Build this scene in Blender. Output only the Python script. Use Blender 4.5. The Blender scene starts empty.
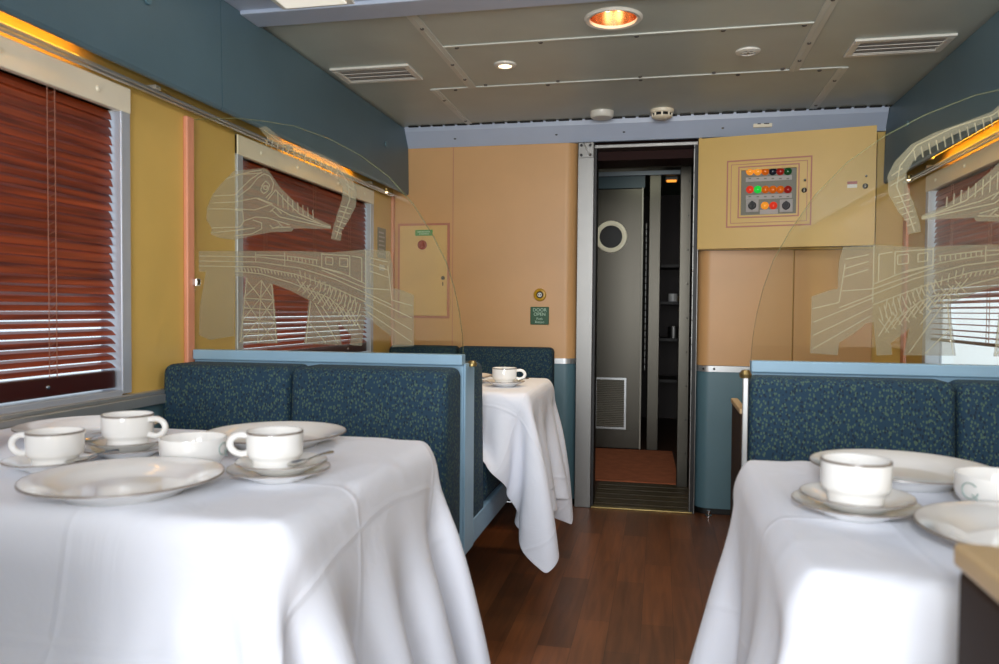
import bpy, bmesh, math, random
import numpy as np
from mathutils import Matrix, Vector
random.seed(7)
PI = math.pi
scene = bpy.context.scene
col = scene.collection

# ------------------------------------------------------------------ camera
YAW, PIT, ROL, ZC = 0.2080, 0.02884, 0.00773, 1.04
FPX, CX, CY = 765.0, 499.5, 332.0
_F = np.array([-math.sin(YAW)*math.cos(PIT), math.cos(YAW)*math.cos(PIT), -math.sin(PIT)])
_r0 = np.array([math.cos(YAW), math.sin(YAW), 0.0]); _d0 = np.cross(_F, _r0)
_R = _r0*math.cos(ROL) - _d0*math.sin(ROL); _Dn = _d0*math.cos(ROL) + _r0*math.sin(ROL)
cam_data = bpy.data.cameras.new('camera'); cam = bpy.data.objects.new('camera', cam_data); col.objects.link(cam)
cam.matrix_world = Matrix(((_R[0], -_Dn[0], -_F[0], 0), (_R[1], -_Dn[1], -_F[1], 0), (_R[2], -_Dn[2], -_F[2], ZC), (0, 0, 0, 1)))
cam_data.sensor_width = 36; cam_data.lens = FPX/999*36
cam_data.clip_start = 0.02; cam_data.clip_end = 100
cam_data.dof.use_dof = True; cam_data.dof.focus_distance = 3.3; cam_data.dof.aperture_fstop = 4.6
scene.camera = cam
def ray(u, v): return _R*((u-CX)/FPX) + _Dn*((v-CY)/FPX) + _F
ORG = np.array([0, 0, ZC])
def aty(u, v, y): r = ray(u, v); return ORG + r*(y/r[1])

# ------------------------------------------------------------------ materials
def lin(c):
    c = c/255.0
    return c/12.92 if c <= 0.04045 else ((c+0.055)/1.055)**2.4
def L(r, g, b, a=1.0): return (lin(r), lin(g), lin(b), a)
def mat(name, rgb, rough=.5, metal=0.0, var=0.06, scale=6.0, bump=0.0, bscale=120.0, emit=None, estr=0.0, spec=None, coat=0.0):
    m = bpy.data.materials.new(name); m.use_nodes = True
    nt = m.node_tree; b = nt.nodes['Principled BSDF']
    b.inputs['Roughness'].default_value = rough; b.inputs['Metallic'].default_value = metal
    if spec is not None: b.inputs['Specular IOR Level'].default_value = spec
    if coat: b.inputs['Coat Weight'].default_value = coat; b.inputs['Coat Roughness'].default_value = .08
    tc = nt.nodes.new('ShaderNodeTexCoord')
    nz = nt.nodes.new('ShaderNodeTexNoise'); nz.inputs['Scale'].default_value = scale; nz.inputs['Detail'].default_value = 4
    nt.links.new(tc.outputs['Object'], nz.inputs['Vector'])
    mr = nt.nodes.new('ShaderNodeMapRange'); mr.inputs[1].default_value = .3; mr.inputs[2].default_value = .7
    mr.inputs[3].default_value = 1-var; mr.inputs[4].default_value = 1+var
    nt.links.new(nz.outputs['Fac'], mr.inputs[0])
    mx = nt.nodes.new('ShaderNodeMix'); mx.data_type = 'RGBA'; mx.blend_type = 'MULTIPLY'; mx.inputs[0].default_value = 1
    mx.inputs[6].default_value = L(*rgb)
    nt.links.new(mr.outputs[0], mx.inputs[7]); nt.links.new(mx.outputs[2], b.inputs['Base Color'])
    if bump:
        n2 = nt.nodes.new('ShaderNodeTexNoise'); n2.inputs['Scale'].default_value = bscale; n2.inputs['Detail'].default_value = 2
        nt.links.new(tc.outputs['Object'], n2.inputs['Vector'])
        bp = nt.nodes.new('ShaderNodeBump'); bp.inputs['Strength'].default_value = bump; bp.inputs['Distance'].default_value = .002
        nt.links.new(n2.outputs['Fac'], bp.inputs['Height']); nt.links.new(bp.outputs['Normal'], b.inputs['Normal'])
    if emit:
        b.inputs['Emission Color'].default_value = L(*emit); b.inputs['Emission Strength'].default_value = estr
    return m
def brushed(name, rgb, rough=.3, axis=2, var=.05):
    m = mat(name, rgb, rough, 1.0, 0)
    nt = m.node_tree; b = nt.nodes['Principled BSDF']
    tc = nt.nodes.new('ShaderNodeTexCoord'); mp = nt.nodes.new('ShaderNodeMapping')
    s = [900, 900, 900]; s[axis] = 3.0; mp.inputs['Scale'].default_value = s
    nz = nt.nodes.new('ShaderNodeTexNoise'); nz.inputs['Scale'].default_value = 1.0; nz.inputs['Detail'].default_value = 3
    nt.links.new(tc.outputs['Object'], mp.inputs[0]); nt.links.new(mp.outputs[0], nz.inputs['Vector'])
    mr = nt.nodes.new('ShaderNodeMapRange'); mr.inputs[3].default_value = rough-var; mr.inputs[4].default_value = rough+var
    nt.links.new(nz.outputs['Fac'], mr.inputs[0]); nt.links.new(mr.outputs[0], b.inputs['Roughness'])
    return m

M = {}
M['peach'] = mat('peach_laminate', (213, 166, 112), .42, var=.05, scale=3)
M['yellow'] = mat('yellow_laminate', (217, 180, 98), .42, var=.05, scale=3)
M['pink'] = mat('pink_trim', (222, 150, 118), .45)
M['pinkline'] = mat('pink_pinstripe', (190, 125, 100), .5)
M['blue'] = mat('blue_grey_laminate', (88, 122, 134), .4, var=.05, scale=4)
M['locker'] = mat('locker_teal_grey', (84, 110, 122), .45, var=.05, scale=5, bump=.15, bscale=300)
M['paleblue'] = mat('pale_blue_paint', (146, 182, 206), .4)
M['strip'] = mat('pale_grey_blue_paint', (178, 190, 210), .4, var=.03)
M['ceiling'] = mat('ceiling_grey', (186, 194, 186), .4, var=.04, scale=5, bump=.1, bscale=250)
M['seam'] = mat('ceiling_cover_strip', (206, 210, 202), .35)
M['white'] = mat('white_enamel', (226, 224, 214), .35)
M['cream'] = mat('cream_enamel', (246, 236, 212), .4)
M['frame'] = mat('window_frame_silver', (188, 194, 204), .35, .3)
M['alu'] = mat('aluminium_rail', (190, 192, 192), .35, .7)
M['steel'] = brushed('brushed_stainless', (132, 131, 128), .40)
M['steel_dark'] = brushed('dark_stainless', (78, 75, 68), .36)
M['chrome'] = mat('chrome', (215, 215, 215), .12, 1.0, 0)
M['black'] = mat('black', (14, 13, 13), .5)
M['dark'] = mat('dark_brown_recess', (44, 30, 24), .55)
M['maroon'] = mat('maroon_header', (40, 14, 10), .6, spec=.15)
M['brass'] = mat('brass_tread', (150, 130, 85), .35, .9, .15, 30)
M['tread'] = mat('dark_tread', (70, 58, 36), .5, var=.2, scale=8)
M['mat'] = mat('rust_carpet', (176, 100, 66), .9, var=.15, scale=14, bump=.5, bscale=400)
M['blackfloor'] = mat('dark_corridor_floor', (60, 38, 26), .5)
M['brownpanel'] = mat('dark_brown_panel', (46, 31, 22), .65, spec=.2, var=.1, scale=4)
M['beige'] = mat('beige_ledge', (186, 158, 118), .45)
M['china'] = mat('white_china', (246, 245, 242), .12, var=.01, coat=.4)
M['band'] = mat('grey_rim_band', (132, 122, 114), .3)
M['spoon'] = mat('cutlery_steel', (210, 208, 204), .12, 1.0, 0)
M['green'] = mat('green_sign', (12, 80, 40), .4)
M['lightgreen'] = mat('green_label', (70, 150, 80), .4)
M['signtext'] = mat('pale_lettering', (190, 220, 195), .5)
M['btnyellow'] = mat('yellow_button', (196, 150, 20), .3)
M['red'] = mat('red_button', (150, 40, 30), .35)
M['panelgrey'] = mat('indicator_panel_grey', (122, 122, 108), .5)
M['labelgrey'] = mat('engraved_label', (176, 170, 165), .5)
M['amber'] = mat('amber_lamp', (220, 110, 20), .2, emit=(255, 110, 15), estr=.1)
M['amberhot'] = mat('amber_lamp_lit', (255, 170, 60), .2, emit=(255, 150, 40), estr=.3)
M['redlamp'] = mat('red_lamp', (150, 30, 24), .2, emit=(200, 30, 20), estr=.12)
M['redlit'] = mat('red_lamp_lit', (230, 60, 40), .2, emit=(255, 70, 40), estr=.22)
M['greenlamp'] = mat('green_lamp', (20, 90, 45), .2)
M['greenlit'] = mat('green_lamp_lit', (30, 220, 70), .2, emit=(40, 255, 90), estr=.2)
M['navylamp'] = mat('navy_lamp', (30, 34, 48), .2)
M['copper'] = mat('copper_reflector', (232, 176, 136), .25, 1.0, .03)
M['amberglow'] = mat('amber_glow', (255, 170, 70), .3, emit=(255, 160, 60), estr=1.4)
M['bulb'] = mat('warm_bulb', (255, 230, 190), .3, emit=(255, 214, 160), estr=9)
M['halo'] = mat('halogen_lamp', (255, 235, 205), .3, emit=(255, 224, 180), estr=5)
M['tube'] = mat('warm_tube', (255, 200, 90), .3, emit=(255, 176, 50), estr=22)
M['diffuser'] = mat('light_diffuser', (240, 238, 230), .4, emit=(255, 250, 235), estr=.6)
M['ventdark'] = mat('vent_gap', (90, 88, 84), .6)
M['louvre'] = mat('louvre_metal', (176, 172, 158), .45, .1)
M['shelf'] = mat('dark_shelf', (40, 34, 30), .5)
M['greencast'] = mat('green_light_in_paint', (90, 120, 90), .4)  # green light on the vestibule ceiling, put into the base colour
M['logo'] = mat('grey_green_crest', (160, 180, 174), .4)
M['rear'] = mat('rear_wall', (200, 190, 170), .6)
M['hatch'] = mat('hatch_laminate', (220, 184, 120), .42)

def seat_fabric():
    m = mat('blue_leaf_moquette', (24, 52, 74), .85, 0, .0, 6)
    nt = m.node_tree; b = nt.nodes['Principled BSDF']
    tc = nt.nodes.new('ShaderNodeTexCoord')
    def vor(scale, sx, loc):
        mp = nt.nodes.new('ShaderNodeMapping'); mp.inputs['Scale'].default_value = (sx, 1, .62); mp.inputs['Location'].default_value = loc
        mp.inputs['Rotation'].default_value = (0, .6, 0)
        v = nt.nodes.new('ShaderNodeTexVoronoi'); v.inputs['Scale'].default_value = scale
        nt.links.new(tc.outputs['Object'], mp.inputs[0]); nt.links.new(mp.outputs[0], v.inputs['Vector'])
        cr = nt.nodes.new('ShaderNodeMath'); cr.operation = 'LESS_THAN'; cr.inputs[1].default_value = .36
        nt.links.new(v.outputs['Distance'], cr.inputs[0]); return cr, v
    base = nt.nodes.new('ShaderNodeMix'); base.data_type = 'RGBA'
    base.inputs[6].default_value = L(26, 58, 80); base.inputs[7].default_value = L(74, 98, 84)
    c1, v1 = vor(150, 1.0, (0, 0, 0)); nt.links.new(c1.outputs[0], base.inputs[0])
    b2 = nt.nodes.new('ShaderNodeMix'); b2.data_type = 'RGBA'; b2.inputs[7].default_value = L(18, 38, 58)
    c2, v2 = vor(120, 1.0, (3, 5, 2)); c2.inputs[1].default_value = .30
    nt.links.new(c2.outputs[0], b2.inputs[0]); nt.links.new(base.outputs[2], b2.inputs[6]); nt.links.new(b2.outputs[2], b.inputs['Base Color'])
    bp = nt.nodes.new('ShaderNodeBump'); bp.inputs['Strength'].default_value = .3; bp.inputs['Distance'].default_value = .001
    nt.links.new(v1.outputs['Distance'], bp.inputs['Height']); nt.links.new(bp.outputs['Normal'], b.inputs['Normal'])
    return m
M['fabric'] = seat_fabric()
M['bluedark'] = mat('slate_blue_paint', (66, 88, 100), .45)

def floor_mat():
    m = mat('dark_wood_planks', (72, 42, 24), .36, 0, 0, 5)
    nt = m.node_tree; b = nt.nodes['Principled BSDF']
    tc = nt.nodes.new('ShaderNodeTexCoord'); sp = nt.nodes.new('ShaderNodeSeparateXYZ'); cb = nt.nodes.new('ShaderNodeCombineXYZ')
    nt.links.new(tc.outputs['Object'], sp.inputs[0]); nt.links.new(sp.outputs['Y'], cb.inputs['X']); nt.links.new(sp.outputs['X'], cb.inputs['Y'])
    br = nt.nodes.new('ShaderNodeTexBrick'); br.inputs['Scale'].default_value = 1
    br.inputs['Brick Width'].default_value = .62; br.inputs['Row Height'].default_value = .104; br.inputs['Mortar Size'].default_value = .0006
    br.offset = .37; br.inputs['Bias'].default_value = 0
    br.inputs['Color1'].default_value = L(92, 54, 29); br.inputs['Color2'].default_value = L(128, 76, 41); br.inputs['Mortar'].default_value = L(34, 20, 12)
    nt.links.new(cb.outputs[0], br.inputs['Vector'])
    mp = nt.nodes.new('ShaderNodeMapping'); mp.inputs['Scale'].default_value = (46, 3.5, 1)
    nz = nt.nodes.new('ShaderNodeTexNoise'); nz.inputs['Scale'].default_value = 1; nz.inputs['Detail'].default_value = 5; nz.inputs['Distortion'].default_value = .6
    nt.links.new(tc.outputs['Object'], mp.inputs[0]); nt.links.new(mp.outputs[0], nz.inputs['Vector'])
    mr = nt.nodes.new('ShaderNodeMapRange'); mr.inputs[1].default_value = .3; mr.inputs[2].default_value = .7; mr.inputs[3].default_value = .72; mr.inputs[4].default_value = 1.2
    nt.links.new(nz.outputs['Fac'], mr.inputs[0])
    mx = nt.nodes.new('ShaderNodeMix'); mx.data_type = 'RGBA'; mx.blend_type = 'MULTIPLY'; mx.inputs[0].default_value = 1
    nt.links.new(br.outputs['Color'], mx.inputs[6]); nt.links.new(mr.outputs[0], mx.inputs[7]); nt.links.new(mx.outputs[2], b.inputs['Base Color'])
    return m
M['floor'] = floor_mat()

def slat_mat():
    m = mat('red_brown_wood_slat', (134, 52, 26), .38, 0, .0, 5)
    nt = m.node_tree; b = nt.nodes['Principled BSDF']
    tc = nt.nodes.new('ShaderNodeTexCoord'); mp = nt.nodes.new('ShaderNodeMapping'); mp.inputs['Scale'].default_value = (60, 2.5, 60)
    nz = nt.nodes.new('ShaderNodeTexNoise'); nz.inputs['Scale'].default_value = 1; nz.inputs['Detail'].default_value = 4
    nt.links.new(tc.outputs['Object'], mp.inputs[0]); nt.links.new(mp.outputs[0], nz.inputs['Vector'])
    cr = nt.nodes.new('ShaderNodeValToRGB'); cr.color_ramp.elements[0].position = .3; cr.color_ramp.elements[1].position = .7
    cr.color_ramp.elements[0].color = L(92, 30, 11); cr.color_ramp.elements[1].color = L(172, 74, 32)
    nt.links.new(nz.outputs['Fac'], cr.inputs[0]); nt.links.new(cr.outputs[0], b.inputs['Base Color'])
    return m
M['slat'] = slat_mat()
M['railwood'] = mat('dark_blind_rail', (60, 20, 14), .3)
M['cord'] = mat('blind_cord', (150, 100, 80), .7)

def cloth_mat():
    m = mat('white_table_linen', (234, 237, 246), .8, 0, .015, 4)
    nt = m.node_tree; b = nt.nodes['Principled BSDF']
    b.inputs['Sheen Weight'].default_value = .15
    uv = nt.nodes.new('ShaderNodeUVMap'); uv.uv_map = 'UVMap'
    sp = nt.nodes.new('ShaderNodeSeparateXYZ'); nt.links.new(uv.outputs[0], sp.inputs[0])
    outs = []
    for ax in ('X', 'Y'):
        pp = nt.nodes.new('ShaderNodeMath'); pp.operation = 'PINGPONG'; pp.inputs[1].default_value = .125
        ad = nt.nodes.new('ShaderNodeMath'); ad.operation = 'ADD'; ad.inputs[1].default_value = .06
        nt.links.new(sp.outputs[ax], ad.inputs[0]); nt.links.new(ad.outputs[0], pp.inputs[0])
        rm = nt.nodes.new('ShaderNodeMapRange'); rm.inputs[1].default_value = 0; rm.inputs[2].default_value = .006; rm.inputs[3].default_value = 1; rm.inputs[4].default_value = 0
        nt.links.new(pp.outputs[0], rm.inputs[0]); outs.append(rm)
    mx = nt.nodes.new('ShaderNodeMath'); mx.operation = 'MAXIMUM'
    nt.links.new(outs[0].outputs[0], mx.inputs[0]); nt.links.new(outs[1].outputs[0], mx.inputs[1])
    nz = nt.nodes.new('ShaderNodeTexNoise'); nz.inputs['Scale'].default_value = 9; nz.inputs['Detail'].default_value = 4; nz.inputs['Distortion'].default_value = 1.2
    nt.links.new(uv.outputs[0], nz.inputs['Vector'])
    ad = nt.nodes.new('ShaderNodeMath'); ad.operation = 'MULTIPLY_ADD'; ad.inputs[1].default_value = .28
    nt.links.new(mx.outputs[0], ad.inputs[0]); nt.links.new(nz.outputs['Fac'], ad.inputs[2])
    bp = nt.nodes.new('ShaderNodeBump'); bp.inputs['Strength'].default_value = .55; bp.inputs['Distance'].default_value = .008
    nt.links.new(ad.outputs[0], bp.inputs['Height']); nt.links.new(bp.outputs['Normal'], b.inputs['Normal'])
    return m
M['cloth'] = cloth_mat()

def glass_mat(name, tint, rough=.01, gl=1.0):
    m = bpy.data.materials.new(name); m.use_nodes = True; nt = m.node_tree
    nt.nodes.clear(); o = nt.nodes.new('ShaderNodeOutputMaterial')
    t = nt.nodes.new('ShaderNodeBsdfTransparent'); t.inputs[0].default_value = tint
    g = nt.nodes.new('ShaderNodeBsdfGlossy'); g.inputs['Roughness'].default_value = rough
    fr = nt.nodes.new('ShaderNodeLayerWeight'); fr.inputs['Blend'].default_value = .5
    p5 = nt.nodes.new('ShaderNodeMath'); p5.operation = 'POWER'; p5.inputs[1].default_value = 5
    nt.links.new(fr.outputs['Facing'], p5.inputs[0])
    k = nt.nodes.new('ShaderNodeMath'); k.operation = 'MULTIPLY_ADD'; k.inputs[1].default_value = .9*gl; k.inputs[2].default_value = .04*gl
    nt.links.new(p5.outputs[0], k.inputs[0])
    mx = nt.nodes.new('ShaderNodeMixShader'); nt.links.new(k.outputs[0], mx.inputs[0]); nt.links.new(t.outputs[0], mx.inputs[1]); nt.links.new(g.outputs[0], mx.inputs[2])
    nt.links.new(mx.outputs[0], o.inputs[0]); return m
M['glass'] = glass_mat('clear_screen_glass', (.96, .965, .93, 1), .01, .8)
M['pane'] = glass_mat('window_pane', (.9, .93, .95, 1))
def etch_mat(name, rgb, fac):
    m = bpy.data.materials.new(name); m.use_nodes = True; nt = m.node_tree
    nt.nodes.clear(); o = nt.nodes.new('ShaderNodeOutputMaterial')
    t = nt.nodes.new('ShaderNodeBsdfTransparent'); d = nt.nodes.new('ShaderNodeBsdfDiffuse'); d.inputs[0].default_value = L(*rgb)
    tl = nt.nodes.new('ShaderNodeBsdfTranslucent'); tl.inputs[0].default_value = L(*rgb)
    a = nt.nodes.new('ShaderNodeMixShader'); a.inputs[0].default_value = .0
    nt.links.new(d.outputs[0], a.inputs[1]); nt.links.new(tl.outputs[0], a.inputs[2])
    tc = nt.nodes.new('ShaderNodeTexCoord'); nz = nt.nodes.new('ShaderNodeTexNoise'); nz.inputs['Scale'].default_value = 25
    nt.links.new(tc.outputs['Object'], nz.inputs['Vector'])
    mr = nt.nodes.new('ShaderNodeMapRange'); mr.inputs[3].default_value = fac-.015; mr.inputs[4].default_value = fac+.015; nt.links.new(nz.outputs['Fac'], mr.inputs[0])
    mx = nt.nodes.new('ShaderNodeMixShader'); nt.links.new(mr.outputs[0], mx.inputs[0])
    nt.links.new(t.outputs[0], mx.inputs[1]); nt.links.new(a.outputs[0], mx.inputs[2]); nt.links.new(mx.outputs[0], o.inputs[0]); return m
M['etch'] = etch_mat('etched_frosting', (152, 147, 124), .54)
M['etchline'] = etch_mat('etched_line', (206, 199, 168), .44)
M['edge'] = etch_mat('glass_cut_edge', (120, 126, 92), .6)

# ------------------------------------------------------------------ mesh helpers
class MB:
    def __init__(s): s.bm = bmesh.new()
    def box(s, x0, x1, y0, y1, z0, z1, bev=0.0, seg=2):
        r = bmesh.ops.create_cube(s.bm, size=1)
        v = r['verts']
        for p in v: p.co = Vector(((x0+x1)/2+p.co.x*(x1-x0), (y0+y1)/2+p.co.y*(y1-y0), (z0+z1)/2+p.co.z*(z1-z0)))
        if bev:
            e = list({e for p in v for e in p.link_edges})
            bmesh.ops.bevel(s.bm, geom=e, offset=bev, segments=seg, profile=.5, affect='EDGES')
        return s
    def hexa(s, pts, bev=0.0, seg=2):          # 8 points: bottom 4 then top 4
        v = [s.bm.verts.new(p) for p in pts]
        for f in ((3, 2, 1, 0), (4, 5, 6, 7), (0, 1, 5, 4), (1, 2, 6, 5), (2, 3, 7, 6), (3, 0, 4, 7)): s.bm.faces.new([v[i] for i in f])
        if bev:
            e = list({e for p in v for e in p.link_edges}); bmesh.ops.bevel(s.bm, geom=e, offset=bev, segments=seg, profile=.5, affect='EDGES')
        return s
    def prism(s, poly, axis, a, b):            # poly: 2D outline; axis: extrusion axis 'x','y','z'
        def p3(p, t): return {'x': (t, p[0], p[1]), 'y': (p[0], t, p[1]), 'z': (p[0], p[1], t)}[axis]
        A = [s.bm.verts.new(p3(p, a)) for p in poly]; B = [s.bm.verts.new(p3(p, b)) for p in poly]
        n = len(poly); s.bm.faces.new(A[::-1]); s.bm.faces.new(B)
        for i in range(n): s.bm.faces.new((A[i], A[(i+1) % n], B[(i+1) % n], B[i]))
        return s
    def sheet(s, poly, axis, t):
        def p3(p): return {'x': (t, p[0], p[1]), 'y': (p[0], t, p[1]), 'z': (p[0], p[1], t)}[axis]
        s.bm.faces.new([s.bm.verts.new(p3(p)) for p in poly]); return s
    def lathe(s, prof, c=(0, 0, 0), n=40, axis='z'):  # prof: (r, h)
        rings = []
        for r, h in prof:
            ring = []
            if r < 1e-6: ring = [None]
            for i in range(n if r >= 1e-6 else 1):
                a = 2*PI*i/n; x, y = r*math.cos(a), r*math.sin(a)
                p = {'z': (x, y, h), 'y': (x, h, y), 'x': (h, x, y)}[axis]
                v = s.bm.verts.new((c[0]+p[0], c[1]+p[1], c[2]+p[2]))
                if r < 1e-6: ring = [v]
                else: ring.append(v)
            rings.append(ring)
        for A, B in zip(rings, rings[1:]):
            for i in range(n):
                j = (i+1) % n
                if len(A) == 1 and len(B) == 1: continue
                if len(A) == 1: f = (A[0], B[j], B[i])
                elif len(B) == 1: f = (A[i], A[j], B[0])
                else: f = (A[i], A[j], B[j], B[i])
                s.bm.faces.new(f)
        return s
    def tube(s, pts, r, n=10, closed=False, up=(0, 0, 1)):
        pts = [Vector(p) for p in pts]; rings = []; N = len(pts)
        rr = r if isinstance(r, (list, tuple)) else [r]*N
        up = Vector(up)
        for i, p in enumerate(pts):
            a = pts[i-1] if (i or closed) else pts[i]; b = pts[(i+1) % N] if (i < N-1 or closed) else pts[i]
            d = (b-a).normalized(); u = up if abs(d.dot(up)) < .95 else Vector((1, 0, 0))
            e1 = d.cross(u).normalized(); e2 = d.cross(e1)
            rings.append([s.bm.verts.new(p + (e1*math.cos(2*PI*k/n)+e2*math.sin(2*PI*k/n))*rr[i]) for k in range(n)])
        R = rings + ([rings[0]] if closed else [])
        for A, B in zip(R, R[1:]):
            for k in range(n): s.bm.faces.new((A[k], A[(k+1) % n], B[(k+1) % n], B[k]))
        if not closed: s.bm.faces.new(rings[0][::-1]); s.bm.faces.new(rings[-1])
        return s
    def build(s, name, m, parent=None, smooth=False, own=True):
        me = bpy.data.meshes.new(name)
        bmesh.ops.recalc_face_normals(s.bm, faces=s.bm.faces)
        big = [f for f in s.bm.faces if len(f.verts) > 8]
        if big: bmesh.ops.triangulate(s.bm, faces=big)
        s.bm.to_mesh(me); s.bm.free()
        return link(name, me, m, parent, smooth)
def wloc(o):
    v = Vector((0, 0, 0))
    while o: v += o.location; o = o.parent
    return v
def link(name, me, m, parent=None, smooth=False):
    me.materials.append(m)
    o = bpy.data.objects.new(name, me); col.objects.link(o)
    co = [v.co for v in me.vertices]
    if parent is None:
        c = Vector(((min(p.x for p in co)+max(p.x for p in co))/2, (min(p.y for p in co)+max(p.y for p in co))/2, min(p.z for p in co)))
        me.transform(Matrix.Translation(-c)); o.location = c
    else:
        o.parent = parent; me.transform(Matrix.Translation(-wloc(parent)))
    if smooth:
        for p in me.polygons: p.use_smooth = True
        try: me.set_sharp_from_angle(angle=.7)
        except Exception: pass
    return o
def thing(name, label, cat, loc=(0, 0, 0), group=None):
    o = bpy.data.objects.new(name, None); col.objects.link(o); o.location = loc; o.empty_display_size = .05
    return tag(o, label, cat, group)
def tag(o, label, cat, group=None):
    o['label'] = label; o['category'] = cat
    if group: o['group'] = group
    return o
def struct(o): o['kind'] = 'structure'; return o
def copy_tree(o, loc, label, rotz=None):
    r = o.copy(); col.objects.link(r); r.location = loc; r['label'] = label
    if rotz is not None: r.rotation_euler = (0, 0, rotz)
    for ch in o.children:
        c = ch.copy(); col.objects.link(c); c.parent = r
        for g in ch.children:
            d = g.copy(); col.objects.link(d); d.parent = c
    return r

XL, XR, D, ZCEIL, YREAR = -1.46, 1.15, 4.04, 2.03, -2.6
YP = 2.167

# ------------------------------------------------------------------ room shell
struct(MB().box(XL-.08, XR+.08, YREAR-.05, D+.0, -.06, 0).build('floor', M['floor']))
# ceiling with round hole for the large downlight
def ceiling():
    bm = bmesh.new()
    def loop(pts):
        v = [bm.verts.new(p) for p in pts]; return [bm.edges.new((v[i], v[(i+1) % len(v)])) for i in range(len(v))]
    e = loop([(XL, 2.43, ZCEIL), (XR, 2.43, ZCEIL), (XR, D+.02, ZCEIL), (XL, D+.02, ZCEIL)])
    e += loop([(-.172+.083*math.cos(2*PI*i/40), 2.64+.083*math.sin(2*PI*i/40), ZCEIL) for i in range(40)])
    bmesh.ops.triangle_fill(bm, use_beauty=True, edges=e)
    for f in bm.faces:
        f.normal_update()
        if f.normal.z > 0: f.normal_flip()
    me = bpy.data.meshes.new('ceiling'); bm.to_mesh(me); bm.free()
    return struct(link('ceiling', me, M['ceiling']))
ceiling()
struct(MB().box(XL-.08, XR+.08, YREAR, D+.1, 2.2, 2.24).build('trim_1', M['ceiling']))          # roof skin
struct(MB().box(XL, XR, YREAR, 2.32, 2.02, 2.06).build('trim_2', M['strip']))                  # near pale ceiling
struct(MB().box(-1.375, 1.05, 2.32, 2.44, 2.008, 2.05, .004).build('trim_3', M['strip']))       # edge strip
# ceiling cover strips
sm = MB()
for x0, x1, y0, y1 in ((-.855, -.815, 2.44, 3.33), (-1.03, -.995, 3.33, 4.02), (.497, .535, 2.44, 3.34), (.688, .725, 3.33, 4.02)):
    sm.box(x0, x1, y0, y1, ZCEIL-.005, ZCEIL, .001, 1); sm.box((x0+x1)/2-.002, (x0+x1)/2+.002, y0, y1, ZCEIL-.007, ZCEIL-.004)
for x0, x1, y in ((-.82, .52, 2.805), (-1.02, .71, 3.332)):
    sm.box(x0, x1, y-.006, y+.006, ZCEIL-.004, ZCEIL)
struct(sm.build('trim_4', M['seam']))
sc = MB()
for y in (2.825, 3.31):
    for x in (-.77, -.45, -.1, .2, .47): sc.lathe([(.009, 0), (.007, -.004), (0, -.005)], (x, y, ZCEIL), 10)
for y in (3.36,):
    for x in (-.92, -.5, -.1, .3, .62): sc.lathe([(.009, 0), (.007, -.004), (0, -.005)], (x, y, ZCEIL), 10)
for x, ys in ((-.835, (2.6, 3.0, 3.2)), (-1.013, (3.5, 3.9)), (.516, (2.6, 3.0, 3.2)), (.707, (3.5, 3.9))):
    for y in ys: sc.lathe([(.008, -.005), (.006, -.009), (0, -.010)], (x, y, ZCEIL), 10)
struct(sc.build('trim_5', M['ventdark']))
# long strip along top of the end wall, slanted, with black hinge line
struct(MB().prism([(D-.005, 1.922), (D+.02, 1.922), (D+.02, ZCEIL), (D-.06, ZCEIL-.002), (D-.055, ZCEIL-.03)], 'x', -1.375, 1.05).build('trim_6', M['strip']))
hg = MB()
x = -1.35
while x < 1.04:
    hg.box(x, x+.055, D-.075, D-.058, ZCEIL-.008, ZCEIL-.001, .002, 1); x += .068
for x in (-1.1, -.55, .29, -.2): hg.lathe([(0, -.012), (.009, -.01), (.009, 0)], (x, D-.02, 1.965), 10, 'y')
struct(hg.build('trim_7', M['black']))

# side walls with window openings
WIN = (.62, 1.875)
W2 = (2.44, 3.715)
ZS, ZH = .80, 1.645
def side_wall(name, x0, x1, wins):
    m = MB(); m.box(x0, x1, YREAR, D+.1, ZH, 2.2); m.box(x0, x1, YREAR, D+.1, 0, ZS-.01)
    y = YREAR
    for a, b in wins: m.box(x0, x1, y, a, ZS-.01, ZH); y = b
    m.box(x0, x1, y, D+.1, ZS-.01, ZH)
    return struct(m.build(name, M['yellow']))
side_wall('wall_left', XL-.06, XL, (WIN, W2)); side_wall('wall_right', XR, XR+.06, (W2,))
struct(MB().box(XL, XR, YREAR-.05, YREAR, 0, 2.2).build('wall_rear', M['rear']))
struct(MB().box(XL, XL+.006, YREAR, D-.12, 0, .755).build('trim_8', M['blue']))
struct(MB().box(XR-.006, XR, YREAR, D-.12, 0, .755).build('trim_9', M['blue']))
struct(MB().box(XL, XL+.032, .0, D-.12, .757, .785, .003).box(XL, XL+.026, .0, D-.12, .785, .797, .003).build('trim_10', M['alu']))
struct(MB().box(XR-.032, XR, .0, D-.12, .757, .785, .003).box(XR-.026, XR, .0, D-.12, .785, .797, .003).build('trim_11', M['alu']))
# pink posts
struct(MB().box(XL, XL+.016, 2.135, 2.172, .797, 1.635, .004).build('trim_12', M['pink']))
struct(MB().box(XL, XL+.014, D-.035, D-.005, .797, 1.66, .004).build('trim_13', M['pink']))
struct(MB().box(XR-.014, XR, D-.06, D-.012, .797, 1.66, .004).build('trim_14', M['pink']))

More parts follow.
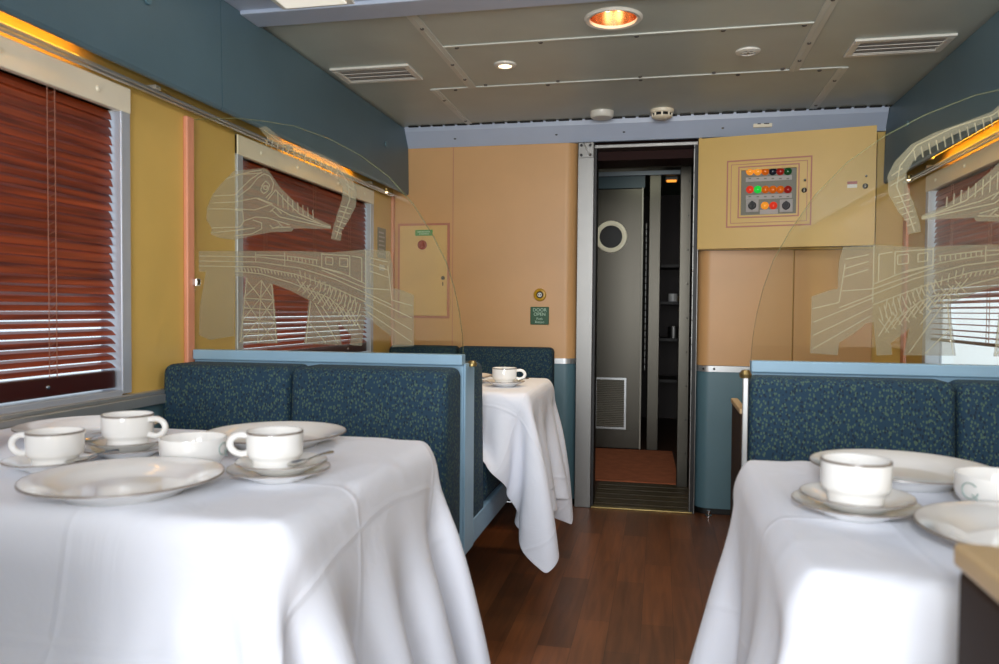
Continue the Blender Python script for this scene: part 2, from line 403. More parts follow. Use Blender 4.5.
def window(n, side, a, b):
    s = 1 if side < 0 else -1; X = XL if side < 0 else XR
    def bx(m, d0, d1, *r, bev=.003): m.box(min(X+s*d0, X+s*d1), max(X+s*d0, X+s*d1), *r, bev)
    m = MB()
    bx(m, -.06, .010, b-.03, b+.008, ZS, ZH); bx(m, -.06, .010, a-.008, a+.03, ZS, ZH); bx(m, -.06, .010, a+.03, b-.03, ZS-.01, ZS+.012)
    f = struct(m.build('window_%d' % n, M['frame']))
    h = MB(); bx(h, -.05, .012, a-.008, b+.008, 1.575, ZH)
    for y in (a+.15, (a+b)/2-.2, (a+b)/2+.2, b-.12): h.lathe([(.008, 0), (.006, .004*s), (0, .005*s)], (X+s*.012, y, 1.61), 10, 'x')
    h.build('window_header', M['cream'], f)
    p = MB(); bx(p, -.052, -.048, a+.03, b-.03, ZS+.012, 1.6, bev=0); p.build('window_pane', M['pane'], f)
    return f
window(1, -1, *WIN); window(2, -1, *W2); window(3, 1, *W2)

def blind(side, a, b, label, zb, open_from, openness, rail=.048):
    s = 1 if side < 0 else -1; X = (XL if side < 0 else XR) - s*.020
    root = thing('venetian_blind', label, 'blind', (X, (a+b)/2, zb))
    m = MB(); z = 1.565; k = 0; pitch = .0228
    while z > zb+.03:
        t = (1.565-z)/(1.565-zb)
        tilt = math.radians(66-8*min(1, t/open_from)) if t < open_from else math.radians(max(2, 58-openness*min(1, (t-open_from)/(.8-open_from))))
        w = .0165; cx, cz = math.cos(tilt)*w, math.sin(tilt)*w
        jit = random.uniform(-.0015, .0015)
        yj = random.uniform(-.002, .002)
        n = (math.sin(tilt)*s, math.cos(tilt))
        o, i = (X-s*cx, z+cz), (X+s*cx, z-cz+jit)
        mid = ((o[0]+i[0])/2+n[0]*.003, (o[1]+i[1])/2+n[1]*.003)
        th = .0012
        prof = [o, mid, i, (i[0]-n[0]*th, i[1]-n[1]*th), (mid[0]-n[0]*th, mid[1]-n[1]*th), (o[0]-n[0]*th, o[1]-n[1]*th)]
        m.prism(prof, 'y', a+yj, b+yj) if False else None
        A = [m.bm.verts.new((p[0], a+yj, p[1])) for p in prof]; B = [m.bm.verts.new((p[0], b+yj, p[1])) for p in prof]
        for q in range(6): m.bm.faces.new((A[q], A[(q+1) % 6], B[(q+1) % 6], B[q]))
        m.bm.faces.new((A[0], A[1], A[4], A[5])); m.bm.faces.new((A[1], A[2], A[3], A[4])); m.bm.faces.new((B[0], B[1], B[4], B[5])); m.bm.faces.new((B[1], B[2], B[3], B[4]))
        z -= pitch; k += 1
    m.build('slats', M['slat'], root)
    for y in (a+.18, (a+b)/2, b-.22):
        c = MB()
        for dy in (-.012, .012): c.tube([(X+s*.013, y+dy, zb+.02), (X+s*.013, y+dy, 1.58)], .0011, 6)
        z = 1.565
        while z > zb+.03: c.tube([(X+s*.013, y-.012, z-.008), (X+s*.012, y+.012, z+.004)], .0009, 5); z -= pitch
        c.build('ladder_cord', M['cord'], root)
    hx = MB(); hx.box(X-.016, X+.016, a, b, 1.575, 1.60, .002); hx.build('head_rail', M['railwood'], root)
    r = MB(); r.box(X-.014, X+.014, a, b, zb+.028-rail, zb+.028, min(.004, rail*.3)); br = r.build('bottom_rail', M['railwood'], root)
    MB().lathe([(.006, 0), (.005, .003*s), (0, .004*s)], (X+s*.014, b-.24, zb+.028-rail*.5), 10, 'x').build('cord_stud', M['chrome'], br)
    return root
blind(-1, WIN[0]+.035, WIN[1]-.037, 'red-brown venetian blind in the near window beside the laid table, left edge of photo', .838, .60, 27)
blind(-1, W2[0]+.035, W2[1]-.042, 'red-brown venetian blind seen through the left etched glass screen', .845, .66, 26)
blind(1, W2[0]+.035, W2[1]-.042, 'red-brown venetian blind with daylight below, behind the right etched glass screen', .905, .58, 56, .012)

# overhead lockers
def locker(side, a, b, label):
    s = 1 if side < 0 else -1; X = -1.368 if side < 0 else 1.047; W = XL+.022 if side < 0 else XR-.022
    root = thing('overhead_locker', label, 'overhead locker', (X, (a+b)/2, 1.666), 'overhead lockers along the car')
    f = MB()
    prof = [(X-s*.02, 1.672), (X-s*.012, 1.666), (X-s*.004, 1.668), (X, 1.676), (X, 1.70), (X-s*.006, ZCEIL-.012), (X-s*.02, ZCEIL-.012)]
    A = [f.bm.verts.new((p[0], a+.002, p[1])) for p in prof]; B = [f.bm.verts.new((p[0], b-.002, p[1])) for p in prof]; n = len(prof)
    for i in range(n): f.bm.faces.new((A[i], A[(i+1) % n], B[(i+1) % n], B[i]))
    f.bm.faces.new(A); f.bm.faces.new(B[::-1])
    d = f.build('locker_door', M['locker'], root)
    bd = MB(); x0, x1 = sorted((X-s*.02, W)); bd.box(x0, x1, a+.004, b-.004, 1.704, ZCEIL-.002); bd.build('locker_body', M['locker'], root)
    st = MB(); st.lathe([(.014, 0), (.013, .005*s), (0, .006*s)], (X, b-.36, 1.87), 16, 'x'); st.build('latch_button', M['blue'], d, True)
    return root
locker(-1, YREAR+.6, 2.207, 'teal-grey overhead locker above the near left window with reddish blind')
locker(-1, 2.207, D-.004, 'teal-grey overhead locker above the left etched glass, running to the end wall')
locker(1, YREAR+.6, D-.004, 'dark teal-grey overhead locker along the right side of the car')

# under-locker tracks and warm tubes
def track(side, label):
    s = 1 if side < 0 else -1; X = XL if side < 0 else XR
    root = thing('curtain_track', label, 'curtain track', (X, 1.6, 1.645), 'curtain tracks under the lockers')
    m = MB(); x0, x1 = sorted((X+s*.022, X+s*.034)); m.box(x0, x1, -.4, 3.93, 1.646, 1.664, .003)
    x0, x1 = sorted((X+s*.040, X+s*.046)); m.box(x0, x1, -.4, 3.93, 1.650, 1.660, .002)
    m.build('channel', M['alu'], root)
    for y in (.3, 1.1, 1.95, 2.75, 3.6):
        x0, x1 = sorted((X, X+s*.05)); MB().box(x0, x1, y-.012, y+.012, 1.660, 1.672, .002).build('bracket', M['louvre'], root)
track(-1, 'aluminium curtain track under the left overhead lockers'); track(1, 'aluminium curtain track under the right overhead locker')
def cove(side, a, b, label):
    s = 1 if side < 0 else -1; X = (XL if side < 0 else XR)+s*.056
    r = thing('strip_lamp', label, 'lamp', (X, (a+b)/2, 1.69), 'warm strip lamps under the lockers')
    MB().tube([(X, a, 1.692), (X, b, 1.692)], .005, 10).build('tube', M['tube'], r, True)
    for a_, b_ in ((a-.03, a), (b, b+.03)): MB().box(X-.009, X+.009, a_, b_, 1.682, 1.704, .003).build('end_cap', M['cream'], r)
    return r
cove(-1, .9, 1.68, 'warm yellow strip lamp under the locker above the near left window')
cove(-1, 2.75, 3.45, 'warm yellow strip lamp under the locker behind the left etched screen')
cove(1, 2.5, 3.5, 'warm yellow strip lamp under the right overhead locker')
def cove_bulb(x, y, label):
    r = thing('bullet_lamp', label, 'lamp', (x, y, 1.655), 'small bullet lamps at the locker ends')
    MB().lathe([(0, -.0), (.010, .0), (.014, .012), (.014, .02), (.006, .021)], (x, y, 1.650), 16).build('shade', M['brass'], r, True)
    MB().lathe([(0, -.006), (.006, -.004), (.008, 0)], (x, y, 1.650), 14).build('bulb', M['halo'], r, True)
cove_bulb(-1.41, 3.80, 'small glowing lamp under the left locker in front of the end wall')
cove_bulb(1.10, 3.83, 'small glowing lamp under the right locker beside the yellow cabinet')

# ------------------------------------------------------------------ end wall
def curved_panel(x0, x1, side, r=.07, y0=D, depth=.10, n=10):
    # outline in plan with a rounded corner on the door side
    if side > 0:
        pts = [(x0, y0+depth), (x0, y0)] + [(x1-r+r*math.sin(t*PI/2/n), y0+r-r*math.cos(t*PI/2/n)) for t in range(n+1)] + [(x1, y0+depth)]
    else:
        pts = [(x1, y0+depth), (x1, y0)] + [(x0+r-r*math.sin(t*PI/2/n), y0+r-r*math.cos(t*PI/2/n)) for t in range(n+1)] + [(x0, y0+depth)]
    return pts
XJL = -.437; XJR = .180
struct(MB().prism(curved_panel(XL, XJL, 1), 'z', .785, 1.925).build('wall_back', M['peach'], None, True))
struct(MB().box(-1.118, -1.115, D-.0012, D+.002, .785, 1.922).build('trim_26', M['pinkline']))
struct(MB().prism(curved_panel(XL, XJL, 1), 'z', .03, .757).build('trim_15', M['blue'], None, True))
def rail(x0, x1, side, z0, z1, num):
    m = MB().prism(curved_panel(x0, x1, side, .072, D-.006), 'z', z0, z1)
    return struct(m.build('trim_%d' % num, M['alu'], None, True))
rail(XL, XJL+.002, 1, .757, .785, 16)
struct(MB().prism(curved_panel(XJR, XR, -1), 'z', .03, .733).build('trim_17', M['blue'], None, True))
rail(XJR-.002, XR, -1, .733, .763, 18)
st = MB()
for x in (.215, .268): st.lathe([(.006, 0), (.005, -.003), (0, -.004)], (x, D-.007, .748), 10, 'y')
struct(st.build('trim_19', M['black']))
struct(MB().prism(curved_panel(XL, XJL, 1, .065, D+.008), 'z', 0, .03).build('baseboard_left', M['black']))
struct(MB().prism(curved_panel(XJR, XR, -1, .065, D+.008), 'z', 0, .03).build('baseboard_right', M['black']))
# right cupboards below the control cabinet
struct(MB().box(XJR+.04, XR, D+.022, D+.10, .763, 1.93).build('wall_back_right', M['yellow']))
c1 = thing('wall_cupboard', 'peach wall cupboard with rounded edge right of the doorway, below the yellow cabinet', 'cupboard', (.41, D, .765), 'peach cupboards below the cabinet')
MB().prism([(.640, D+.02), (.640, D)] + [(XJR+.07-.07*math.sin(t*PI/20), D+.07-.07*math.cos(t*PI/20)) for t in range(11)] + [(XJR, D+.02+.07), (XJR+.035, D+.02+.07), (XJR+.045, D+.03)], 'z', .765, 1.350).build('cupboard_door', M['peach'], c1, True)
c2 = thing('wall_cupboard', 'peach wall cupboard nearer the right window, below the yellow cabinet', 'cupboard', (.83, D, .765), 'peach cupboards below the cabinet')
MB().box(.646, 1.012, D, D+.02, .765, 1.350, .004).build('cupboard_door', M['peach'], c2)
struct(MB().box(XJR+.03, 1.02, D+.01, D+.021, 1.350, 1.92).build('trim_20', M['black']))
# electrical hatch
h = thing('wall_hatch', 'yellow wall hatch with pink border, red button and green label, on the end wall', 'hatch', (-1.283, D, .99))
MB().box(-1.43, -1.133, D-.006, D, .992, 1.512, .002, 1).build('border', M['pinkline'], h)
hd = MB().box(-1.417, -1.146, D-.012, D-.005, 1.005, 1.499, .002, 1).build('hatch_door', M['hatch'], h)
gl = MB().box(-1.327, -1.228, D-.014, D-.011, 1.443, 1.475).build('label_plate', M['lightgreen'], hd); gl['label'] = 'small green label'
b_ = MB()
for z, w in ((1.464, .07), (1.453, .05)):
    x = -1.2775-w/2
    while x < -1.2775+w/2: b_.box(x, x+.005, D-.0146, D-.0138, z-.003, z+.003); x += .008
b_.build('lettering', M['signtext'], hd)
MB().lathe([(.026, 0), (.026, -.006), (.021, -.008), (.019, -.005), (.012, -.004), (.01, -.010), (0, -.011)], (-1.286, D-.012, 1.393), 24, 'y').build('button', M['red'], h, True)['label'] = 'round red button'
MB().lathe([(.011, 0), (.01, -.004), (0, -.005)], (-1.168, D-.012, 1.212), 14, 'y').box(-1.170, -1.166, D-.0175, D-.012, 1.17, 1.19).build('lock', M['black'], h, True)
# door-open button and sign
bt = thing('push_button', 'round yellow door button with black and white centre above the green sign', 'button', (-.633, D, 1.09))
MB().lathe([(.033, 0), (.034, -.008), (.030, -.014), (.021, -.016), (.018, -.012)], (-.633, D, 1.122), 32, 'y').build('bezel', M['btnyellow'], bt, True)
MB().lathe([(.018, -.009), (.0165, -.013), (0, -.0132)], (-.633, D, 1.122), 24, 'y').build('centre', M['black'], bt, True)
MB().lathe([(.012, -.013), (.012, -.0150), (0, -.0152)], (-.633, D, 1.122), 20, 'y').build('disc', M['white'], bt, True)
am = MB()
am.prism([(-.642, 1.122), (-.636, 1.127), (-.636, 1.117)], 'y', D-.0162, D-.015); am.prism([(-.624, 1.122), (-.630, 1.127), (-.630, 1.117)], 'y', D-.0162, D-.015)
am.build('arrow_mark', M['navylamp'], bt)
def text_mesh(txt, size, loc, rot, m, name, parent):
    cu = bpy.data.curves.new(name, 'FONT'); cu.body = txt; cu.size = size; cu.align_x = 'CENTER'; cu.align_y = 'CENTER'; cu.extrude = .0003
    o = bpy.data.objects.new(name, cu); col.objects.link(o)
    dg = bpy.context.evaluated_depsgraph_get(); me = bpy.data.meshes.new_from_object(o.evaluated_get(dg)); bpy.data.objects.remove(o)
    me.transform(Matrix.Translation(loc) @ rot); me.materials.clear()
    return link(name, me, m, parent)
RX = Matrix.Rotation(PI/2, 4, 'X')
sg = thing('door_sign', 'small green square sign reading DOOR OPEN Push Button', 'sign', (-.634, D, .962))
MB().box(-.684, -.584, D-.004, D, .963, 1.058, .003, 2).build('plate', M['green'], sg)
for txt, size, z in (('DOOR', .025, 1.041), ('OPEN', .025, 1.018), ('Push', .018, .994), ('Button', .018, .977)):
    text_mesh(txt, size, Vector((-.634, D-.0045, z)), RX, M['signtext'], 'lettering', sg)
# notice and switch on the left wall before the corner
n_ = thing('notice_plate', 'small grey notice on the left wall just before the end wall corner', 'notice', (XL, 3.86, 1.30))
MB().box(XL, XL+.003, 3.80, 3.92, 1.31, 1.47, .001, 1).build('plate', M['panelgrey'], n_)
nb = MB()
for k in range(6): nb.box(XL+.003, XL+.0036, 3.815, 3.90-.012*(k % 2), 1.33+.022*k, 1.338+.022*k)
nb.build('lettering', M['labelgrey'], n_)
tag(MB().box(XL, XL+.008, 3.83, 3.89, 1.245, 1.275, .002).box(XL+.008, XL+.013, 3.85, 3.87, 1.25, 1.27, .002).build('light_switch', M['white']), 'tiny white switch below the grey notice on the left wall', 'switch')
# label on the strip over the cabinet
lp = thing('label_plate', 'cream plastic plate on the pale strip above the yellow cabinet', 'plate', (.48, D-.04, 1.955))
MB().box(.435, .525, D-.038, D-.022, 1.955, 1.992, .003).build('plate', M['cream'], lp)
MB().box(.455, .47, D-.0395, D-.037, 1.97, 1.974).box(.485, .51, D-.0395, D-.037, 1.97, 1.974).build('slot', M['black'], lp)

# ------------------------------------------------------------------ yellow control cabinet with door ajar
HX, HY = .178, D-.03
EX = aty(875, 200, 3.86)[0]; EY = 3.86
LEN = math.hypot(EX-HX, EY-HY); ANG = math.atan2(EY-HY, EX-HX)
nrm = np.array([math.sin(ANG), -math.cos(ANG), 0])       # towards camera
def ondoor(u, v):
    r = ray(u, v); t = ((np.array([HX, HY, 0])-ORG) @ nrm)/(r @ nrm); p = ORG+r*t
    return ((p[0]-HX)*math.cos(ANG)+(p[1]-HY)*math.sin(ANG), p[2])
cab = thing('control_cabinet', 'yellow control cabinet with lit indicator panel, door ajar, upper right of the doorway', 'cabinet', (HX, HY, 1.354))
dr = bpy.data.objects.new('cabinet_door', None)
ZB, ZT = 1.354, 1.905
RZ = Matrix.Rotation(ANG, 4, 'Z')
def dmesh(mb, name, m, parent, smooth=False):
    bmesh.ops.transform(mb.bm, matrix=Matrix.Translation((HX, HY, 0)) @ RZ, verts=mb.bm.verts)
    return mb.build(name, m, parent, smooth)
TH = .026
# local: s along door, y out to camera is negative
PI0, PI1 = ondoor(741, 216), ondoor(797, 168)
m = MB()
hole = (PI0[0], PI1[0], PI0[1], PI1[1])
m.box(0, hole[0], -TH, 0, ZB, ZT); m.box(hole[1], LEN, -TH, 0, ZB, ZT); m.box(hole[0], hole[1], -TH, 0, ZB, hole[2]); m.box(hole[0], hole[1], -TH, 0, hole[3], ZT)
bmesh.ops.remove_doubles(m.bm, verts=m.bm.verts, dist=1e-5)
door = dmesh(m, 'cabinet_door', M['yellow'], cab)
f0, f1 = ondoor(728, 227), ondoor(811, 158)
g0, g1 = ondoor(738, 219), ondoor(800, 164)
pm = MB()
def frame(mb, a, b, c, d, w, y0, y1):
    mb.box(a-w, a, y0, y1, c-w, d+w); mb.box(b, b+w, y0, y1, c-w, d+w); mb.box(a, b, y0, y1, c-w, c); mb.box(a, b, y0, y1, d, d+w)
frame(pm, f0[0], f1[0], f0[1], f1[1], .007, -TH-.003, -TH); frame(pm, f0[0]+.016, f1[0]-.016, f0[1]+.016, f1[1]-.016, .003, -TH-.002, -TH); frame(pm, g0[0]+.006, g1[0]-.006, g0[1]+.006, g1[1]-.006, .006, -TH-.003, -TH)
dmesh(pm, 'pinstripe_frame', M['pinkline'], door)
dmesh(MB().box(hole[0], hole[1], -.012, -.008, hole[2], hole[3]), 'indicator_panel', M['panelgrey'], door)
ls = MB()
def px(u, v): return ondoor(u, v)
for (u0, v0, u1, v1) in ((746, 181, 792, 177), (746, 199, 792, 195), (760, 214, 778, 210)):
    a = px(u0, v0); b = px(u1, v1); zc_ = (a[1]+b[1])/2; ls.box(a[0], b[0], -.014, -.011, zc_-.011, zc_+.011)
dmesh(ls, 'label_strip', M['labelgrey'], door)
lt = MB()
for v in (179, 197):
    for u in (750, 758, 765.5, 773, 780.5, 788):
        a = px(u, v); lt.box(a[0]-.006, a[0]+.006, -.0146, -.0138, a[1]-.003, a[1]+.003)
dmesh(lt, 'lettering', M['panelgrey'], door)
def lamp(u, v, key, lab=None, r=.0155):
    a = px(u, v); mb = MB().lathe([(r+.003, -.012), (r+.003, -.017), (r, -.018), (r*.9, -.024), (r*.5, -.028), (0, -.029)], (a[0], 0, a[1]), 18, 'y')
    o = dmesh(mb, 'indicator_lamp', M[key], door, True)
    if lab: o['label'] = lab
for k, u in zip(('amberhot', 'amberhot', 'amber', 'navylamp', 'redlamp', 'greenlamp'), (750.2, 758, 765.5, 773, 780.5, 788)): lamp(u, 172, k)
for k, u in zip(('redlit', 'greenlit', 'amber', 'amber', 'amber', 'redlamp'), (750.2, 758, 765.5, 773, 780.5, 788)): lamp(u, 190, k)
lamp(765, 206, 'amberhot'); lamp(773.5, 206, 'redlit')
for u in (752.5, 786.3):
    a = px(u, 206)
    o = dmesh(MB().box(a[0]-.030, a[0]+.030, -.016, -.011, a[1]-.031, a[1]+.031, .002), 'switch_plate', M['labelgrey'], door)
    kb = MB().lathe([(.019, -.016), (.019, -.022), (.016, -.026), (0, -.026)], (a[0], 0, a[1]), 20, 'y').box(a[0]-.005, a[0]+.005, -.034, -.024, a[1]-.021, a[1]+.021, .002)
    dmesh(kb, 'selector_knob', M['black'], door, False)
for u, v, r in ((804.3, 191, .012), (865, 187, .012), (805, 181, .006), (866, 177, .005)):
    a = px(u, v); dmesh(MB().lathe([(r, -TH), (r, -TH-.006), (r*.6, -TH-.009), (0, -TH-.009)], (a[0], 0, a[1]), 16, 'y').box(a[0]-r*.2, a[0]+r*.2, -TH-.011, -TH-.008, a[1]-r*.7, a[1]+r*.7), 'lock', M['steel_dark'], door, True)
a = px(847, 188); b = px(857, 182)
dmesh(MB().box(a[0], b[0], -TH-.002, -TH, a[1]-.004, b[1]), 'warning_label', M['white'], door)
dmesh(MB().box(a[0], b[0], -TH-.003, -TH-.0015, a[1]+.012, b[1]), 'warning_stripe', M['red'], door)
bd = MB().box(HX+.01, 1.03, D-.004, D+.008, 1.352, 1.362).box(HX+.01, 1.03, D-.004, D+.008, 1.905, 1.915).box(HX, HX+.012, D-.03, D+.008, 1.352, 1.915).box(1.015, 1.04, D-.012, D+.008, 1.352, 1.915)
bd.build('cabinet_frame', M['yellow'], cab)

# ------------------------------------------------------------------ doorway
fr = struct(MB().box(XJL, -.352, D-.022, D+.10, 0, 1.918, .003).box(.152, .157, D-.012, D+.02, 0, 1.885, .001).box(.174, XJR, D-.016, D+.10, 0, 1.918, .002).box(-.352, .174, D-.01, D+.09, 1.885, 1.904, .003).build('door_1', M['steel']))
MB().box(.157, .174, D-.006, D+.10, 0, 1.885).box(-.352, -.340, D-.0, D+.13, 0, 1.885).build('door_seal', M['black'], fr)
hp = MB().box(-.434, -.356, D-.028, D-.021, 1.835, 1.915, .002)
hpo = hp.build('hinge_plate', M['steel'], fr)
q = MB()
for x in (-.418, -.372):
    for z in (1.85, 1.90): q.lathe([(.008, 0), (.007, -.003), (0, -.004)], (x, D-.028, z), 10, 'y')
q.build('screw', M['black'], hpo)
MB().prism([(-.41, 1.91), (-.40, 1.915), (-.375, 1.85), (-.385, 1.845)], 'y', D-.034, D-.028).build('hinge_arm', M['chrome'], hpo)
sr = MB()
for k in range(15): sr.lathe([(.0035, 0), (.003, -.002), (0, -.003)], (.155, D-.012, .12+k*.125), 8, 'y')
sr.build('screw', M['ventdark'], fr)
# vestibule (all behind the doorway)
struct(MB().box(-.5, .95, D, 8.0, -.06, -.001).build('trim_21', M['blackfloor']))
struct(MB().box(-.35, .17, D-.02, D+.025, -.0005, .008, .003).build('trim_22', M['brass']))
tr = MB().box(-.35, .17, D+.025, 4.66, -.0005, .004)
for k in range(5): tr.box(-.35, .17, 4.12+k*.11, 4.15+k*.11, .004, .008)
struct(tr.build('trim_23', M['tread']))
tag(MB().hexa([(-.42, 4.68, 0), (.122, 4.68, 0), (.092, 5.76, 0), (-.6, 5.76, 0), (-.42, 4.68, .008), (.122, 4.68, .008), (.092, 5.76, .008), (-.6, 5.76, .008)]).build('door_mat', M['mat']), 'rust-red mat on the vestibule floor beyond the doorway', 'mat')
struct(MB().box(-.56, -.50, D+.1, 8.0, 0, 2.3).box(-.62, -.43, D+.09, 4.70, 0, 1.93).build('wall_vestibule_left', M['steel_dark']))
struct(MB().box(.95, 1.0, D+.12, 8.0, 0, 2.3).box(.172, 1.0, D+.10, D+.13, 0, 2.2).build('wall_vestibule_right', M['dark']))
struct(MB().box(-.56, 1.0, D+.1, 8.0, 2.16, 2.22).build('ceiling_vestibule', M['greencast']))
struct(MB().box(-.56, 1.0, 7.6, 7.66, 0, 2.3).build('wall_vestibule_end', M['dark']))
struct(MB().box(-.6, .172, D+.09, D+.30, 1.84, 1.98).build('trim_24', M['maroon']))
# second frame
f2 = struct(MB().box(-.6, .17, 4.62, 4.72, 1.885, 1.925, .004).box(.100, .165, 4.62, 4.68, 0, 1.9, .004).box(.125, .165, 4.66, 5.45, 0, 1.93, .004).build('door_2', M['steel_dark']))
MB().box(-.6, .3, 4.62, 4.66, 1.925, 2.16).build('door_lintel', M['maroon'], f2)
q = MB()
for k in range(9): q.lathe([(.005, 0), (.004, -.003), (0, -.004)], (.150, 4.62, .2+k*.2), 8, 'y')
q.build('screw', M['black'], f2)
# wall over the galley door
struct(MB().box(-.5, -.13, 5.80, 5.86, 1.955, 2.16).box(-.13, .13, 5.80, 5.84, 2.06, 2.16).build('wall_galley', M['bluedark']))
struct(MB().box(-.5, .13, 5.78, 5.80, 2.045, 2.075).build('trim_25', M['strip']))
# steel door with porthole
gd = thing('galley_door', 'stainless steel door with round porthole standing open beyond the doorway', 'door', (-.32, 5.78, 0))
def plate_hole(x0, x1, z0, z1, c, r, y0, y1, n=40):
    bm = bmesh.new()
    def loop(pts):
        v = [bm.verts.new(p) for p in pts]; return [bm.edges.new((v[i], v[(i+1) % len(v)])) for i in range(len(v))]
    e = loop([(x0, y0, z0), (x1, y0, z0), (x1, y0, z1), (x0, y0, z1)]) + loop([(c[0]+r*math.cos(2*PI*i/n), y0, c[1]+r*math.sin(2*PI*i/n)) for i in range(n)])
    bmesh.ops.triangle_fill(bm, use_beauty=True, edges=e)
    g = bmesh.ops.extrude_face_region(bm, geom=bm.faces[:])
    for v in [x for x in g['geom'] if isinstance(x, bmesh.types.BMVert)]: v.co.y = y1
    mb = MB(); mb.bm.free(); mb.bm = bm; return mb
plate_hole(-.499, -.150, .012, 1.945, (-.375, 1.592), .088, 5.78, 5.815).build('door_leaf', M['steel_dark'], gd)
MB().lathe([(.086, .002), (.084, -.006), (.100, -.012), (.116, -.010), (.120, 0)], (-.375, 5.78, 1.592), 40, 'y').build('porthole_ring', M['cream'], gd, True)
MB().lathe([(.09, .02), (0, .02)], (-.375, 5.78, 1.592), 40, 'y').build('porthole_glass', M['black'], gd)
vg = MB(); frame(vg, -.468, -.262, .168, .525, .014, 5.768, 5.78)
vo = vg.build('vent_frame', M['alu'], gd)
vl = MB()
z = .175
while z < .52: vl.hexa([(-.468, 5.778, z), (-.262, 5.778, z), (-.262, 5.779, z), (-.468, 5.779, z), (-.468, 5.768, z+.009), (-.262, 5.768, z+.009), (-.262, 5.770, z+.010), (-.468, 5.770, z+.010)]); z += .0135
vl.build('louvre_slats', M['louvre'], vo)
MB().box(-.499, -.152, 5.772, 5.78, .012, .15, .002).build('kick_plate', M['steel_dark'], gd)
MB().box(-.150, -.138, 5.765, 5.83, .01, 1.95, .002).build('edge_strip', M['louvre'], gd)
kn = MB()
for k in range(22): kn.lathe([(.006, 0), (.007, .02), (.006, .04)], (-.115, 5.79, .6+k*.05), 10)
kn.build('hinge', M['steel'], gd, True)
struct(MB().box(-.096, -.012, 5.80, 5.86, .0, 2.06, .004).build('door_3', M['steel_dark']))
# galley shelving in the dark beyond
shf = thing('galley_shelves', 'dark galley shelving glimpsed through the far doorway', 'shelves', (.12, 6.95, 0))
MB().box(-.1, -.08, 6.8, 7.2, 0, 2.0).box(.45, .47, 6.8, 7.2, 0, 2.0).build('side_panel', M['dark'], shf)
for z in (.42, .78, 1.1, 1.42): MB().box(-.08, .45, 6.8, 7.2, z, z+.025).build('shelf', M['shelf'], shf)
for x, z, r, hh, mk, lab in ((.10, 1.125, .04, .07, 'china', 'pale pot on the upper galley shelf'), (.17, 1.125, .03, .05, 'brass', 'small brassy pot on the upper galley shelf'), (.11, .805, .05, .10, 'steel', 'steel canister on the lower galley shelf')):
    tag(MB().lathe([(0, 0), (r, 0), (r*1.05, hh*.5), (r, hh), (r*.8, hh), (r*.75, .01), (0, .01)], (x, 6.95, z), 20).build('pot', M[mk], None, True), lab, 'pot')
for y, lab in ((6.0, 'small warm lamp on the galley ceiling, nearer of two'), (6.6, 'small warm lamp on the galley ceiling, farther of two')):
    r = thing('galley_lamp', lab, 'lamp', (.07, y, 2.13))
    MB().box(.02, .12, y-.04, y+.04, 2.135, 2.16, .004).build('base', M['white'], r)
    MB().box(.03, .11, y-.03, y+.03, 2.125, 2.136, .003).build('diffuser', M['amberglow'], r)
# chrome floor stops
for x, y, lab in ((-.455, 3.98, 'small chrome floor stop left of the doorway by the tablecloth'), (.250, 4.0, 'small chrome floor stop under the right blue panel')):
    tag(MB().lathe([(0, 0), (.018, 0), (.018, .006), (.010, .010), (.010, .03), (0, .03)], (x, y, 0), 18).build('floor_stop', M['chrome'], None, True), lab, 'floor stop')

# ------------------------------------------------------------------ ceiling fittings
dl = thing('downlight', 'large round downlight with glowing copper reflector at the top of the photo', 'ceiling light', (-.172, 2.64, ZCEIL-.01))
MB().lathe([(.080, .004), (.080, -.006), (.092, -.008), (.098, -.003), (.099, .002)], (-.172, 2.64, ZCEIL), 48).build('bezel', M['white'], dl, True)
MB().lathe([(.081, 0), (.078, .03), (.066, .07), (.045, .10), (0, .11)], (-.172, 2.64, ZCEIL), 48).build('reflector', M['copper'], dl, True)
bu = MB()
for dx in (-.02, .02): bu.lathe([(0, .022), (.010, .026), (.013, .04), (.012, .10)], (-.172+dx, 2.64, ZCEIL), 16)
bu.build('bulb', M['bulb'], dl, True)
d2 = thing('downlight', 'small white halogen downlight, lit, over the far left table', 'ceiling light', (-.629, 3.05, ZCEIL-.01))
MB().lathe([(.026, -.004), (.028, -.010), (.044, -.006), (.046, 0)], (-.629, 3.05, ZCEIL), 32).build('bezel', M['white'], d2, True)
MB().lathe([(.027, -.006), (.02, -.003), (0, -.003)], (-.629, 3.05, ZCEIL), 24).build('lamp', M['halo'], d2, True)
sp = thing('ceiling_speaker', 'small white round ceiling grille, unlit, left of the right vent', 'ceiling grille', (.309, 3.064, ZCEIL-.01))
MB().lathe([(.026, -.004), (.028, -.010), (.044, -.006), (.046, 0)], (.309, 3.064, ZCEIL), 32).build('bezel', M['white'], sp, True)
MB().lathe([(.027, -.005), (0, -.005)], (.309, 3.064, ZCEIL), 24).build('backing', M['ventdark'], sp)
MB().box(.285, .333, 3.060, 3.068, ZCEIL-.009, ZCEIL-.004).box(.305, .313, 3.04, 3.088, ZCEIL-.009, ZCEIL-.004).build('cross_bar', M['white'], sp)
